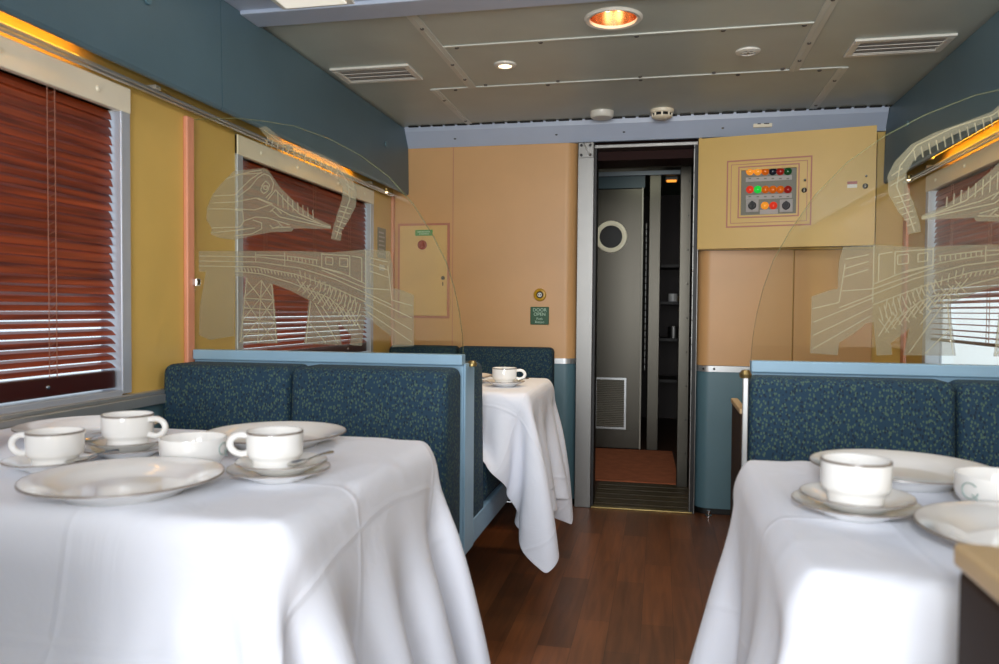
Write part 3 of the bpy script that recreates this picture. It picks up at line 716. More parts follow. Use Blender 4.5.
def vent(x0, x1, y0, y1, lab):
    r = thing('ceiling_vent', lab, 'vent', ((x0+x1)/2, (y0+y1)/2, ZCEIL-.01), 'white ceiling vents')
    m = MB(); w = .026
    m.box(x0, x1, y0, y0+w, ZCEIL-.010, ZCEIL, .003); m.box(x0, x1, y1-w, y1, ZCEIL-.010, ZCEIL, .003); m.box(x0, x0+w, y0+w, y1-w, ZCEIL-.010, ZCEIL, .003); m.box(x1-w, x1, y0+w, y1-w, ZCEIL-.010, ZCEIL, .003)
    m.build('frame', M['white'], r)
    MB().box(x0+w, x1-w, y0+w, y1-w, ZCEIL-.003, ZCEIL-.001).build('backing', M['labelgrey'], r)
    s_ = MB()
    for k in range(4):
        y = y0+w+.006+k*(y1-y0-2*w-.012)/3
        s_.hexa([(x0+w, y-.011, ZCEIL-.010), (x1-w, y-.011, ZCEIL-.010), (x1-w, y+.009, ZCEIL-.004), (x0+w, y+.009, ZCEIL-.004), (x0+w, y-.011, ZCEIL-.008), (x1-w, y-.011, ZCEIL-.008), (x1-w, y+.009, ZCEIL-.002), (x0+w, y+.009, ZCEIL-.002)])
    s_.build('slats', M['white'], r)
vent(-1.352, -1.010, 2.965, 3.165, 'white rectangular ceiling vent beside the left locker')
vent(.673, 1.012, 3.0, 3.185, 'white rectangular ceiling vent beside the right locker')
def smoke(x, y, lab, dark):
    r = thing('smoke_detector', lab, 'smoke detector', (x, y, ZCEIL-.045), 'smoke detectors over the doorway')
    MB().lathe([(0, -.030), (.050, -.030), (.058, -.022), (.06, 0)] if not dark else [(.05, -.018), (.056, -.014), (.058, 0)], (x, y, ZCEIL), 32).build('base', M['white'] if not dark else M['cream'], r, True)
    if dark:
        MB().lathe([(.044, -.018), (.044, -.034)], (x, y, ZCEIL), 28).build('mesh_band', M['black'], r, True)
        f = MB().lathe([(0, -.045), (.03, -.044), (.048, -.036), (.05, -.032), (.044, -.031)], (x, y, ZCEIL), 28)
        for k in range(8):
            a = k*PI/4; f.box(x+.046*math.cos(a)-.004, x+.046*math.cos(a)+.004, y+.046*math.sin(a)-.004, y+.046*math.sin(a)+.004, ZCEIL-.034, ZCEIL-.016)
        f.build('cap', M['cream'], r, True)
smoke(-.302, 3.865, 'smooth white round detector on the ceiling, left one over the doorway', False)
smoke(-.009, 3.88, 'cream smoke detector with dark slotted band, right one over the doorway', True)
cl = thing('ceiling_light', 'white rectangular ceiling light in the pale ceiling, top left edge', 'ceiling light', (-1.08, 2.2, 2.0))
MB().box(-1.22, -.97, 1.2, 2.325, 2.012, 2.022, .002).build('frame', M['white'], cl)
MB().box(-1.20, -.99, 1.22, 2.305, 2.008, 2.014, .002).build('diffuser', M['diffuser'], cl)

# ------------------------------------------------------------------ settees
def cushion(x0, x1, y0, y1, z0, z1, r=.028, lean=0.0, seg=4):
    m = MB()
    m.hexa([(x0, y0+lean, z0), (x1, y0+lean, z0), (x1, y1, z0), (x0, y1, z0), (x0, y0, z1), (x1, y0, z1), (x1, y1, z1), (x0, y1, z1)], r, seg)
    return m
def settee(x0, x1, seam, yb, face, label, top=.872, aisle=1, panel=None, group='dining settees', dark=False, thick=.12):
    # yb: plane of the rear of the back; face=-1 faces the camera, +1 faces the end wall
    f = face
    root = thing('settee', label, 'settee', ((x0+x1)/2, yb+f*.3, 0), group)
    def Y(a, b): return sorted((yb+f*a, yb+f*b))
    for a, b in ((x0, seam), (seam, x1)):
        y0, y1 = Y(.0, thick)
        m = MB(); lean = .035
        if f < 0: pts = [(a+.002, y0-lean, .36), (b-.002, y0-lean, .36), (b-.002, y1, .36), (a+.002, y1, .36), (a+.002, y0, top), (b-.002, y0, top), (b-.002, y1, top), (a+.002, y1, top)]
        else: pts = [(a+.002, y0, .36), (b-.002, y0, .36), (b-.002, y1+lean, .36), (a+.002, y1+lean, .36), (a+.002, y0, top), (b-.002, y0, top), (b-.002, y1, top), (a+.002, y1, top)]
        m.hexa(pts, .026, 4); m.build('back_cushion', M['fabric'], root, True)
    for a, b in ((x0, seam), (seam, x1)):
        y0, y1 = Y(thick+.03, thick+.50)
        MB().box(a+.002, b-.002, y0, y1, .385, .53, .035, 4).build('seat_cushion', M['fabric'], root, True)
    y0, y1 = Y(.02, thick+.48)
    MB().box(x0, x1, y0, y1, .305, .388, .006).build('base', M['paleblue'], root)
    # fixing bracket into the wall below
    xb = x0 if aisle > 0 else x1
    a, b = (x0, x0+.25) if aisle > 0 else (x1-.25, x1)
    MB().box(a+.01, b, Y(.05, thick+.35)[0], Y(.05, thick+.35)[1], 0, .306, .01).build('plinth', M['black'], root)
    return root
LX0, LX1 = XL+.012, -.566
RX0, RX1 = .222, XR-.012
settee(LX0, LX1, -1.035, 2.17, -1, 'blue leaf-patterned settee behind the near left table, facing the camera', thick=.165)
settee(LX0, LX1, -1.06, 2.29, 1, 'blue leaf-patterned settee at the far left table, its back toward the camera', thick=.155)
settee(LX0, LX1+.02, -1.06, D-.01, -1, 'dark blue settee against the end wall behind the far left table', top=.845, thick=.10)
settee(RX0, RX1, .713, 2.17, -1, 'blue leaf-patterned settee behind the right table, facing the camera', aisle=-1)
settee(LX0, LX1, -1.06, .33, 1, 'blue settee on the camera side of the near left table, its seat under the cloth', thick=.10)
rs = settee(.305, RX1, .74, .30, 1, 'settee with dark brown end panel at the bottom right corner', aisle=-1, thick=.10)
MB().box(.247, .300, .26, .705, .0, .826, .006).build('end_panel', M['brownpanel'], rs)
MB().box(.245, .304, .26, .711, .826, .846, .004).build('ledge', M['beige'], rs)
# ------------------------------------------------------------------ partitions with etched glass screens
def P(u, v): p = aty(u, v, YP); return (-.566-p[0], p[2])         # distance from the aisle end, height (left screen)
TRAIN = [(234, 171), (264, 168), (268.5, 170.5), (280, 187), (298, 205), (315, 218), (331, 225), (331, 229), (294, 228.5), (292, 231.5), (270, 232.5), (256, 235), (235, 240), (220, 238), (211, 234.5), (212, 228.5), (206.5, 220), (207, 208), (212.5, 195), (221, 184)]
TRACK = [(259, 128), (266, 126), (275, 133), (283, 141), (305, 149), (323, 155), (340, 164), (352, 178), (357, 190), (356, 206), (348, 222), (342, 230), (341, 241), (331, 239), (333, 229), (337, 215), (342, 200), (343, 188), (338, 178), (331, 171), (309, 158), (283, 148), (270, 141)]
BRIDGE = [(199, 251), (300, 251), (330, 252.5), (366, 249.5), (390, 251), (393, 265), (393.5, 288), (400, 289.5), (414, 295), (414, 346), (392, 347), (391, 336), (378, 326), (370, 318), (365, 317), (362, 346), (350, 345), (351.5, 335), (338, 322), (342, 345), (304, 344), (309, 300), (289, 290), (273, 284), (278, 343.5), (239, 343), (246, 277), (235, 276), (234.5, 336), (210, 340), (199, 335), (200, 306), (206, 272), (199, 271.5)]
LINES = [
 [(226, 179), (250, 172), (262, 170)], [(235, 175), (262, 173)], [(214, 196), (235, 195), (250, 180), (262, 172)], [(238, 197), (250, 188), (258, 178)],
 [(213, 203), (236, 202), (256, 198), (270, 204), (290, 215), (331, 227)], [(236, 209), (255, 210), (273, 204), (258, 198)],
 [(209, 209), (230, 209), (243, 211), (244, 222), (240, 227), (212, 228)], [(244, 221), (256, 217), (268, 218), (290, 225)], [(253, 220), (262, 223), (262, 229), (252, 234), (234, 236)],
 [(211, 233), (240, 230), (255, 228)], [(270, 225), (273, 228), (291, 227)], [(272, 210), (280, 217), (331, 228)], [(276, 190), (288, 203), (300, 214), (326, 226)], [(268, 200), (276, 190)],
 [(262, 186), (266, 181), (270, 185), (268, 191), (264, 194), (261, 190), (263, 185)], [(264, 186), (268, 186), (267, 190), (264, 189), (264, 186)], [(258, 178), (264, 174), (270, 176), (274, 183), (272, 192), (266, 198)],
 [(270, 212), (276, 207), (282, 214)], [(278, 222), (284, 228)], [(272, 229), (280, 226)],
 # viaduct
 [(199, 256), (260, 257), (300, 262), (340, 272), (366, 284)], [(199, 261), (258, 262), (300, 268), (335, 279), (366, 293), (392, 305)], [(199, 266), (256, 267), (295, 274), (330, 286), (366, 302)],
 [(235, 271), (262, 274), (292, 283), (330, 298), (352, 318)], [(256, 252), (256, 262)], [(285, 252), (285, 266)], [(257, 255), (284, 256)], [(287, 256), (318, 260)], [(287, 260), (318, 266)],
 [(322, 253), (322, 268), (350, 276), (350, 256), (322, 254)], [(326, 257), (333, 258), (333, 265), (326, 264), (326, 257)], [(340, 258), (348, 259), (348, 267), (340, 266), (340, 258)], [(352, 256), (362, 258), (362, 282)], [(366, 250), (366, 300)],
 [(370, 258), (388, 262)], [(370, 264), (388, 270)], [(370, 271), (390, 278)], [(322, 270), (366, 288), (390, 290)], [(366, 296), (412, 318)], [(366, 304), (412, 330)], [(368, 312), (412, 342)], [(392, 300), (413, 306)], [(388, 266), (392, 300)],
 # tower 2
 [(247, 278), (241, 342)], [(272, 284), (277, 343)], [(262, 280), (258, 343)], [(244, 298), (275, 300)], [(242, 320), (276, 322)], [(246, 279), (261, 298), (243, 320)], [(262, 280), (244, 298), (259, 320), (240, 342)], [(262, 281), (274, 300), (259, 321), (277, 343)], [(271, 284), (260, 299), (276, 322), (258, 343)], [(244, 308), (276, 310)], [(241, 333), (277, 334)],
 # pier 3
 [(311, 301), (306, 343)], [(315, 303), (338, 343)], [(322, 306), (330, 318)], [(309, 322), (326, 343)],
]
for k in range(13):
    u = 320+k*3.4; LINES.append([(u, 280+k*2.0), (u-3, 287+k*2.4)])
for k in range(12):
    u = 300+k*5; LINES.append([(u, 270+k*2.4), (u+1, 277+k*2.6)])
    LINES.append([(u-3, 279+k*3), (u+6, 292+k*3.4)]); LINES.append([(u+6, 281+k*3), (u-2, 291+k*3.2)])
for k in range(20): u = 238+k*3.3; v = 268+.0018*(u-238)**2; LINES.append([(u, v), (u+1.5, v+4)])
for k in range(10): u = 278+k*5; t = (u-278)/50; LINES.append([(u, 191+t*30*(1-.15*t)), (u+.4, 206+t*18)]) if u < 318 else None
for k in range(9):
    u = 288+k*3.6; LINES.append([(u, 256.5+k*.35), (u, 260+k*.55)])
for k in range(14):
    t = k/13; u = 268+t*70; v = 137+t*32; LINES.append([(u, v), (u-1.5, v+9)])
for k in range(6): LINES.append([(341-k*1.2, 206+k*5), (352-k*2, 209+k*5)])
LINES += [[(264, 130), (283, 144), (310, 152), (336, 165), (348, 182), (350, 200), (340, 226), (336, 239)], [(346, 184), (354, 190)], [(344, 192), (355, 199)]]
ARC = [(463, 354), (462, 335), (459, 312), (454, 288), (446, 262), (433, 236), (413, 204), (388, 176), (360, 155), (330, 139), (295, 126), (262, 120.5), (235, 118), (210, 118.5), (193, 119.5)]
def screen(side, label):
    s = 1 if side < 0 else -1; XA = -.566 if side < 0 else .240; XW = XL if side < 0 else XR
    def W(p): return (XA - s*p[0], p[1])
    root = thing('glass_screen', label, 'glass screen', ((XA+XW)/2, YP, .30), 'etched glass screens')
    x0, x1 = sorted((XA, XW+s*.008))
    core = MB().box(x0, x1, 2.175, 2.285, .31, .876, .004); core.build('partition_panel', M['paleblue'], root)
    x0, x1 = sorted((XA, XW+s*.018))
    MB().box(x0, x1, YP-.012, YP+.03, .877, .908, .003).build('bottom_rail', M['paleblue'], root)
    arc = [P(u, v) for u, v in ARC]
    arc2 = []
    for (a, b) in zip(arc, arc[1:]):
        arc2 += [a]
    arc2 += [arc[-1]]
    wall = .894-.018
    arc2 = [(max(0, min(p[0], wall)), p[1]) for p in arc2]
    poly = [W(p) for p in [(arc2[0][0], .904)] + arc2 + [(wall, arc2[-1][1]), (wall, .904)]]
    cl_ = []
    for p in poly:
        if not cl_ or math.hypot(p[0]-cl_[-1][0], p[1]-cl_[-1][1]) > 1e-4: cl_.append(p)
    g = MB().prism(cl_, 'y', YP, YP+.008).build('glass_panel', M['glass'], root)
    # cut edge of the glass
    e = MB(); outer = [W(p) for p in arc2]
    for (a, b) in zip(outer, outer[1:]):
        e.bm.faces.new([e.bm.verts.new(q) for q in ((a[0], YP-.0006, a[1]), (b[0], YP-.0006, b[1]), (b[0], YP+.0086, b[1]+.0012), (a[0], YP+.0086, a[1]+.0012))])
        e.bm.faces.new([e.bm.verts.new(q) for q in ((a[0], YP-.0008, a[1]-.0018), (b[0], YP-.0008, b[1]-.0018), (b[0], YP-.0008, b[1]+.0006), (a[0], YP-.0008, a[1]+.0006))])
    e.build('polished_edge', M['edge'], g)
    f = MB()
    for pl in (TRAIN, TRACK, BRIDGE): f.sheet([W(P(*q)) for q in pl], 'y', YP-.0010)
    f.build('etched_picture', M['etch'], g)
    l = MB(); hw = .0014
    for pl in LINES:
        if not pl: continue
        pts = [W(P(*q)) for q in pl]
        for a, b in zip(pts, pts[1:]):
            d = Vector((b[0]-a[0], b[1]-a[1]))
            if d.length < 1e-5: continue
            d.normalize(); n = Vector((-d.y, d.x))*hw
            l.bm.faces.new([l.bm.verts.new((x_, YP-.0018, z_)) for x_, z_ in ((a[0]-n.x, a[1]-n.y), (b[0]-n.x, b[1]-n.y), (b[0]+n.x, b[1]+n.y), (a[0]+n.x, a[1]+n.y))])
    l.build('etched_lines', M['etchline'], g)
    c = MB()
    for z in (1.12,):
        x0, x1 = sorted((XW+s*.012, XW+s*.03)); c.box(x0, x1, YP-.008, YP+.016, z-.012, z+.012, .003)
    c.build('clip', M['chrome'], root)
    if side > 0:
        MB().box(.208, .2215, 2.045, 2.058, .0, .872, .002).build('end_post', M['alu'], root)
        MB().box(.205, .2215, 2.060, 2.31, .0, .775, .003).build('end_panel', M['brownpanel'], root)
        MB().box(.202, .2220, 2.060, 2.315, .775, .789, .003).build('ledge', M['beige'], root)
        MB().lathe([(0, .0), (.014, 0), (.016, .010), (.010, .02), (0, .022)], (.2145, 2.052, .870), 14).build('post_cap', M['brass'], root, True)
    else:
        MB().box(XA, XA+.006, 2.175, 2.285, .31, .880, .002).build('end_post', M['paleblue'], root)
        MB().lathe([(0, .0), (.014, 0), (.015, .008), (.010, .016), (0, .018)], (XA+.012, 2.23, .870), 16).build('post_cap', M['brass'], root, True)
screen(-1, 'curved glass screen etched with a train and viaduct, left of the aisle')
screen(1, 'curved glass screen etched with a train and viaduct, right of the aisle')

# ------------------------------------------------------------------ tables and cloths
def table(x0, x1, y0, y1, label, wallside):
    r = thing('dining_table', label, 'table', ((x0+x1)/2, (y0+y1)/2, 0), 'dining tables under cloths')
    MB().box(x0+.030, x1-.030, y0+.030, y1-.030, .722, .748, .004, 2).build('tabletop', M['white'], r)
    yc = (y0+y1)/2; xc = x1-.62 if wallside < 0 else x0+.62
    MB().lathe([(.03, .02), (.03, .722)], (xc, yc, 0), 20).build('leg', M['steel_dark'], r, True)
    MB().lathe([(0, 0), (.16, 0), (.16, .012), (.05, .025), (0, .025)], (xc, yc, 0), 28).build('foot', M['steel_dark'], r, True)
    return r
def simulate(x0, x1, y0, y1, h, tops, boxes, pin, seed, flare=0.0, steps=260, iters=14):
    rng = np.random.RandomState(seed)
    nx = int(round((x1-x0)/h))+1; ny = int(round((y1-y0)/h))+1
    gx, gy = np.meshgrid(np.linspace(x0, x1, nx), np.linspace(y0, y1, ny), indexing='ij')
    Pp = np.stack([gx, gy, np.full_like(gx, .772)], -1)
    lf = np.zeros((nx, ny))
    for _ in range(14):
        a, b, p = rng.uniform(3, 14), rng.uniform(3, 14), rng.uniform(0, 6.28)
        lf += np.sin(a*gx+b*gy*rng.choice([-1, 1])+p)
    Pp[..., 2] += .0016*lf
    V = np.zeros_like(Pp); hx = (x1-x0)/(nx-1); hy = (y1-y0)/(ny-1); hd = math.hypot(hx, hy)
    pinm = None
    if pin is not None: pinm = pin(gx, gy); pinP = Pp.copy()
    dt = 1/60.
    def con(A, B, r, k, only_stretch=False):
        d = B-A; l = np.sqrt((d*d).sum(-1, keepdims=True))+1e-9
        e = (l-r)/l
        c = .5*k*e*d
        A += c; B -= c
    def solve():
        for o in (0, 1):
            n = (nx-o)//2; con(Pp[o:o+2*n:2], Pp[o+1:o+2*n:2], hx, 1)
            n = (ny-o)//2; con(Pp[:, o:o+2*n:2], Pp[:, o+1:o+2*n:2], hy, 1)
        for o in (0, 1):
            n = (nx-o)//2
            con(Pp[o:o+2*n:2, :-1], Pp[o+1:o+2*n:2, 1:], hd, .35); con(Pp[o:o+2*n:2, 1:], Pp[o+1:o+2*n:2, :-1], hd, .35)
        for o in range(4):
            a = Pp[o:nx-2:4]; con(a, Pp[o+2:nx:4][:len(a)], 2*hx, .10)
            a = Pp[:, o:ny-2:4]; con(a, Pp[:, o+2:ny:4][:, :a.shape[1]], 2*hy, .10)
        for o in range(0, 8):
            a = Pp[o:nx-4:8]; con(a, Pp[o+4:nx:8][:len(a)], 4*hx, .03)
            a = Pp[:, o:ny-4:8]; con(a, Pp[:, o+4:ny:8][:, :a.shape[1]], 4*hy, .03)
    mg = .004
    for st_ in range(steps):
        V[..., 2] -= 9.8*dt
        V *= .975
        old = Pp.copy(); Pp += V*dt
        for it in range(iters):
            solve()
            for (a0, a1, b0, b1, c0, c1, fr_) in tops+boxes:
                ins = (Pp[..., 0] > a0-mg) & (Pp[..., 0] < a1+mg) & (Pp[..., 1] > b0-mg) & (Pp[..., 1] < b1+mg) & (Pp[..., 2] > c0) & (Pp[..., 2] < c1+mg)
                if not ins.any(): continue
                q = Pp[ins]
                ds = np.stack([q[:, 0]-(a0-mg), (a1+mg)-q[:, 0], q[:, 1]-(b0-mg), (b1+mg)-q[:, 1], (c1+mg)-q[:, 2]], 1)
                ds[:, 4] *= .5
                w = ds.argmin(1)
                q[w == 0, 0] = a0-mg; q[w == 1, 0] = a1+mg; q[w == 2, 1] = b0-mg; q[w == 3, 1] = b1+mg
                up = w == 4; q[up, 2] = c1+mg
                oo = old[ins]; q[up, :2] = oo[up, :2]*fr_+q[up, :2]*(1-fr_)
                Pp[ins] = q
            Pp[..., 2] = np.maximum(Pp[..., 2], .006)
            if pinm is not None: Pp[pinm] = pinP[pinm]
        V = (Pp-old)/dt
        sp_ = np.sqrt((V*V).sum(-1, keepdims=True)); V *= np.minimum(1, 3.0/(sp_+1e-9))
    # the hanging side flares a little towards the aisle
    a0, a1 = tops[0][0], tops[0][1]; drop = np.maximum(0, tops[0][5]-Pp[..., 2])
    if pin is not None and flare:
        if flare > 0: k = np.clip((Pp[..., 0]-a1+.02)/.04, 0, 1)
        else: k = np.clip((a0+.02-Pp[..., 0])/.04, 0, 1)
        Pp[..., 0] += flare*k*drop
    return Pp
def cloth(label, args, seed, group=None, flare=0.0):
    Pp = simulate(*args, seed=seed, flare=flare)
    nx, ny, _ = Pp.shape
    me = bpy.data.meshes.new('tablecloth')
    vs = Pp.reshape(-1, 3).tolist()
    fs = [(i*ny+j, (i+1)*ny+j, (i+1)*ny+j+1, i*ny+j+1) for i in range(nx-1) for j in range(ny-1)]
    me.from_pydata(vs, [], fs)
    uvl = me.uv_layers.new(name='UVMap')
    li = np.zeros(len(me.loops), dtype=np.int32); me.loops.foreach_get('vertex_index', li)
    uv = np.stack([li//ny/(nx-1), li % ny/(ny-1)], 1).astype(np.float32)
    uvl.data.foreach_set('uv', uv.ravel())
    o = link('tablecloth', me, M['cloth'], None, False)
    for p in me.polygons: p.use_smooth = True
    so = o.modifiers.new('solid', 'SOLIDIFY'); so.thickness = .0016; so.offset = 1
    ss = o.modifiers.new('sub', 'SUBSURF'); ss.levels = 1; ss.render_levels = 2
    return tag(o, label, 'tablecloth', group)
TZ = .752
# near left
NX, NY0, NY1 = -.475, .905, 1.60
table(XL+.036, NX, NY0, NY1, 'dining table under white cloth at the left, laid with most crockery', -1)
cushL = (LX0, LX1, .42, .93, .3, .53, .5); backL = (LX0, LX1, 1.98, 2.3, .3, .87, .5); cushL2 = (LX0, LX1, 1.53, 2.05, .3, .53, .5)
cloth('white tablecloth hanging in folds from the near left table', (XL+.038, NX+.46, NY0-.44, NY1+.40, .021, [(XL+.03, NX, NY0, NY1, .68, TZ, .9)], [cushL, cushL2, backL], lambda x, y: (x < XL+.05) & (y > NY0) & (y < NY1)), 3, 'white tablecloths', .15)
# right
QX, QY0, QY1 = .148, .87, 1.55
table(QX, XR-.036, QY0, QY1, 'dining table under white cloth at the right with few crockery pieces', 1)
cushR = (.305, RX1, .40, .90, .3, .53, .5); cushR2 = (RX0, RX1, 1.53, 2.05, .3, .53, .5); pan = (.243, .306, .1, .715, 0, .85, .3)
cloth('white tablecloth hanging in folds from the right table', (QX-.44, XR-.038, QY0-.40, QY1+.38, .021, [(QX, XR-.03, QY0, QY1, .68, TZ, .9)], [cushR, cushR2, pan], lambda x, y: (x > XR-.05) & (y > QY0) & (y < QY1)), 11, 'white tablecloths', -.10)
# far left
FX, FY0, FY1 = -.436, 2.55, 3.17
table(XL+.036, FX, FY0, FY1, 'dining table under white cloth beyond the left etched screen', -1)
cushF = (LX0, LX1, 2.42, 2.945, .3, .53, .5); cushE = (LX0, LX1, 3.42, 3.9, .3, .53, .5)
cloth('white tablecloth with low hanging corner on the far left table', (XL+.038, FX+.40, FY0-.24, FY1+.25, .021, [(XL+.03, FX, FY0, FY1, .68, TZ, .9)], [cushF, cushE, (LX0, LX1, 2.29, 2.47, .3, .87, .5)], lambda x, y: (x < XL+.05) & (y > FY0) & (y < FY1)), 5, 'white tablecloths', .08)

# ------------------------------------------------------------------ crockery
TT = .7578
def cup_proto(loc, label, rot):
    r = thing('cup', label, 'cup', loc, 'white cups'); r.location = (0, 0, 0)
    MB().lathe([(0, .004), (.030, .004), (.032, 0), (.0355, .001), (.0362, .012), (.0372, .0155), (.0425, .0195), (.0448, .0245), (.0453, .032), (.0455, .062), (.0448, .0650), (.0428, .064), (.0422, .03), (.037, .020), (.028, .012), (0, .010)], n=44).build('body', M['china'], r, True)
    MB().lathe([(.0457, .0612), (.0459, .0628), (.0450, .0652)], n=44).build('rim_band', M['band'], r, True)
    pts = [(.042, 0, .0545)] + [(.056+.0195*math.cos(a), 0, .0385+.0175*math.sin(a)) for a in [PI*.62-PI*1.24*i/16 for i in range(17)]] + [(.040, 0, .0235)]
    MB().tube(pts, [.0068]+[.0058]*17+[.0068], 14, up=(0, 1, 0)).build('handle', M['china'], r, True)
    r.location = loc; r.rotation_euler = (0, 0, rot); r.scale = (1, 1, .91); return r
def saucer_proto(loc, label, R, name='saucer', grp='white saucers', cat='saucer', lines=True):
    r = thing(name, label, cat, (0, 0, 0), grp)
    k = R/.08
    MB().lathe([(0, .003), (.035*k, .003), (.038*k, 0), (.042*k, .001), (.05*k, .007), (.076*k, .0165), (.08*k, .0185), (.0795*k, .0205), (.074*k, .0195), (.052*k, .0115), (.044*k, .0075), (0, .0070)], n=56).build('body', M['china'], r, True)
    MB().lathe([(.0792*k, .0186), (.0804*k, .0186), (.0801*k, .0205), (.0788*k, .0206)], n=56).build('rim_band', M['band'], r, True)
    r.location = loc; return r
def plate_proto(loc, label, R=.142):
    r = thing('dinner_plate', label, 'plate', (0, 0, 0), 'white dinner plates')
    k = R/.148
    MB().lathe([(0, .004), (.080*k, .004), (.083*k, 0), (.088*k, .001), (.098*k, .010), (.143*k, .0235), (.148*k, .026), (.147*k, .0285), (.140*k, .0275), (.104*k, .017), (.092*k, .0095), (.08*k, .0075), (0, .0075)], n=72).build('body', M['china'], r, True)
    MB().lathe([(.1470*k, .0258), (.1484*k, .0260), (.1478*k, .0286), (.1462*k, .0287)], n=72).build('rim_band', M['band'], r, True)
    r.location = loc; return r
def bowl_proto(loc, label, R=.055, crest=None):
    r = thing('bowl', label, 'bowl', (0, 0, 0), 'white bowls'); k = R/.055
    MB().lathe([(0, .004), (.034*k, .004), (.036*k, 0), (.040*k, .001), (.044*k, .008), (.053*k, .020), (.055*k, .030), (.055*k, .050), (.0545*k, .0525), (.0525*k, .052), (.052*k, .03), (.045*k, .015), (.03*k, .009), (0, .008)], n=48).build('body', M['china'], r, True)
    if crest is not None:
        m_ = MB(); zc = .033; pts = []
        for i in range(14):
            a = .7+2*PI*i/15; t = crest+.012*math.cos(a)/.055; rr = .0556*k
            pts.append((rr*math.cos(t), rr*math.sin(t), zc+.011*math.sin(a)))
        m_.tube(pts, .0011, 6)
        t0, t1 = crest+.004/.055, crest+.016/.055
        m_.tube([(.0556*k*math.cos(t0), .0556*k*math.sin(t0), zc-.004), (.0556*k*math.cos(t1), .0556*k*math.sin(t1), zc-.016)], .0011, 6)
        m_.build('crest', M['logo'], r)['label'] = 'faint grey-green crest'
    r.location = loc; return r
def spoon_proto(loc, label, rot, tilt=0):
    r = thing('teaspoon', label, 'spoon', (0, 0, 0), 'teaspoons on saucers')
    m_ = MB(); n = 12
    bm = m_.bm
    v0 = None; grid = []
    for i in range(7):
        u = -1+2*i/6; row = []
        for j in range(7):
            w = -1+2*j/6; wid = .0125*math.sqrt(max(0, 1-u*u*.98))*(1-.15*u)
            row.append(bm.verts.new((.020*u, wid*w, .0035-.005*(1-u*u)*(1-w*w)+.002)))
        grid.append(row)
    for i in range(6):
        for j in range(6): bm.faces.new((grid[i][j], grid[i+1][j], grid[i+1][j+1], grid[i][j+1]))
    g = bmesh.ops.extrude_face_region(bm, geom=bm.faces[:])
    for v in [x for x in g['geom'] if isinstance(x, bmesh.types.BMVert)]: v.co.z += .0012
    m_.build('spoon_bowl', M['spoon'], r, True)
    MB().tube([(.018, 0, .005), (.028, 0, .007), (.045, 0, .008), (.060, 0, .007), (.068, 0, .006)], [.002, .0016, .0022, .0032, .0026], 8).build('handle', M['spoon'], r, True)
    r.location = loc; r.rotation_euler = (0, tilt, rot); return r
V3 = Vector
# near left table
plate0 = plate_proto((-.792, 1.012, TT), 'large empty white dinner plate at the front of the left table')
copy_tree(plate0, (-.775, 1.445, TT), 'white dinner plate behind the bowl and handled cup on the left table')
copy_tree(plate0, (-1.213, 1.435, TT), 'white dinner plate by the window behind two cups on the left table')
us0 = saucer_proto((-.615, 1.156, TT), 'larger white under-saucer beneath the spoon saucer, right end of the left table', .083)
sa0 = saucer_proto((-.608, 1.152, TT+.0125), 'white saucer with spoon under the rightmost cup of the left table', .073)
cup0 = cup_proto((-.622, 1.156, TT+.0215), 'white left-table cup nearest the aisle, handle toward the bowl', math.radians(190))
spoon_proto((-.566, 1.128, TT+.0300), 'shiny teaspoon on the saucer of the left table cup nearest the aisle', math.radians(60), -.1)
copy_tree(sa0, (-1.030, 1.128, TT), 'white saucer with spoon left of the large front plate')
copy_tree(cup0, (-1.022, 1.130, TT+.009), 'white cup left of the large front plate, handle toward the photo edge', math.radians(192))
spoon_proto((-.967, 1.118, TT+.0165), 'teaspoon on the saucer left of the large front plate', math.radians(60), -.1)
copy_tree(us0, (-.985, 1.268, TT), 'larger white under-saucer beneath the cup near the blind')
copy_tree(sa0, (-.983, 1.266, TT+.0125), 'white saucer under the cup whose handle points right, left table')
copy_tree(cup0, (-.985, 1.266, TT+.0215), 'white cup with handle to the right in front of the plate by the window', math.radians(5))
spoon_proto((-1.035, 1.232, TT+.0300), 'teaspoon on the saucer of the cup with handle to the right', math.radians(20), -.1)
bowl0 = bowl_proto((-.812, 1.215, TT), 'white straight-sided bowl with faint crest in the middle of the left table', .057, .05)
copy_tree(sa0, (-1.335, 1.215, TT), 'white saucer cut by the left edge of the photo, beside the blind')
# right table
copy_tree(us0, (.268, 1.138, TT), 'larger white under-saucer beneath the cup on the right table')
copy_tree(sa0, (.267, 1.128, TT+.0125), 'white saucer under the cup on the right table')
copy_tree(cup0, (.266, 1.130, TT+.0215), 'white cup on two saucers on the right table', math.radians(80))
copy_tree(plate0, (.397, 1.390, TT), 'white dinner plate behind the cup on the right table')
copy_tree(plate0, (.450, 1.003, TT), 'white dinner plate with warm reflections at the right edge of the photo')
bowl_proto((.478, 1.212, TT), 'white bowl with grey crest between two plates on the right table', .058, -2.62)
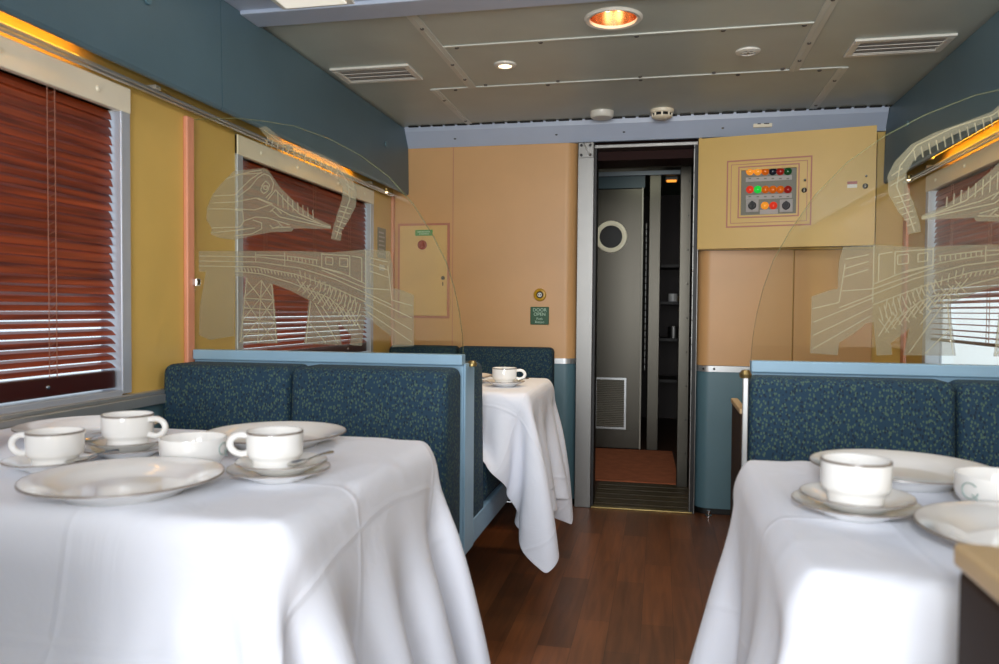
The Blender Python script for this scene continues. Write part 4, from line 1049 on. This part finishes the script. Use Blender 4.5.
# far table
copy_tree(sa0, (-.562, 2.770, TT), 'white saucer under the cup on the far left table')
copy_tree(cup0, (-.565, 2.772, TT+.009), 'white cup on the far left table beyond the screen', math.radians(10))
copy_tree(plate0, (-.78, 2.88, TT), 'white dinner plate on the far left table, partly behind the settee')
spoon_proto((-.513, 2.745, TT+.0165), 'teaspoon on the saucer of the far left table', math.radians(60), -.1)

# ------------------------------------------------------------------ light
w = bpy.data.worlds.new('daylight'); scene.world = w; w.use_nodes = True
bg = w.node_tree.nodes['Background']; bg.inputs[0].default_value = (.86, .93, 1.0, 1); bg.inputs[1].default_value = 1.6
def area(name, loc, target, sx, sy, power, color, spread=PI):
    l = bpy.data.lights.new(name, 'AREA'); l.shape = 'RECTANGLE'; l.size = sx; l.size_y = sy; l.energy = power; l.color = color; l.spread = spread
    o = bpy.data.objects.new(name, l); col.objects.link(o); o.location = loc
    d = Vector(target)-Vector(loc); o.rotation_euler = d.to_track_quat('-Z', 'Y').to_euler(); return o
def spot(name, loc, target, power, color, size, blend=.6, rad=.03):
    l = bpy.data.lights.new(name, 'SPOT'); l.energy = power; l.color = color; l.spot_size = size; l.spot_blend = blend; l.shadow_soft_size = rad
    o = bpy.data.objects.new(name, l); col.objects.link(o); o.location = loc
    d = Vector(target)-Vector(loc); o.rotation_euler = d.to_track_quat('-Z', 'Y').to_euler(); return o
area('photographer_flash', (.02, -.05, 1.18), (-.25, 3, 1.0), .10, .06, 5.5, (.93, .97, 1.0), math.radians(150))
area('near_ceiling_fill', (.2, 1.75, 1.98), (-.15, 3.6, .95), 1.0, .5, 13, (1.0, .97, .92))  # added fill under the near ceiling, belongs to no fitting
area('rear_car_fill', (-.05, -2.3, 1.25), (-.15, 3, 1.5), 1.3, 1.5, 98, (.93, .96, 1.0))  # fill light added behind the camera, no window there
spot('downlight_beam', (-.172, 2.64, 2.015), (-.172, 2.64, 0), 14, (1, .76, .5), math.radians(140))
spot('halogen_beam', (-.629, 3.05, 2.015), (-.66, 2.95, .7), 22, (1, .74, .44), math.radians(75))
area('vestibule_lamp', (-.1, 5.2, 2.12), (-.1, 5.2, 0), .3, .3, 3.0, (.95, 1, .85))

scene.view_settings.view_transform = 'Standard'; scene.view_settings.look = 'None'
scene.view_settings.gamma = 1.0; scene.view_settings.use_curve_mapping = False
scene.view_settings.exposure = 0.0
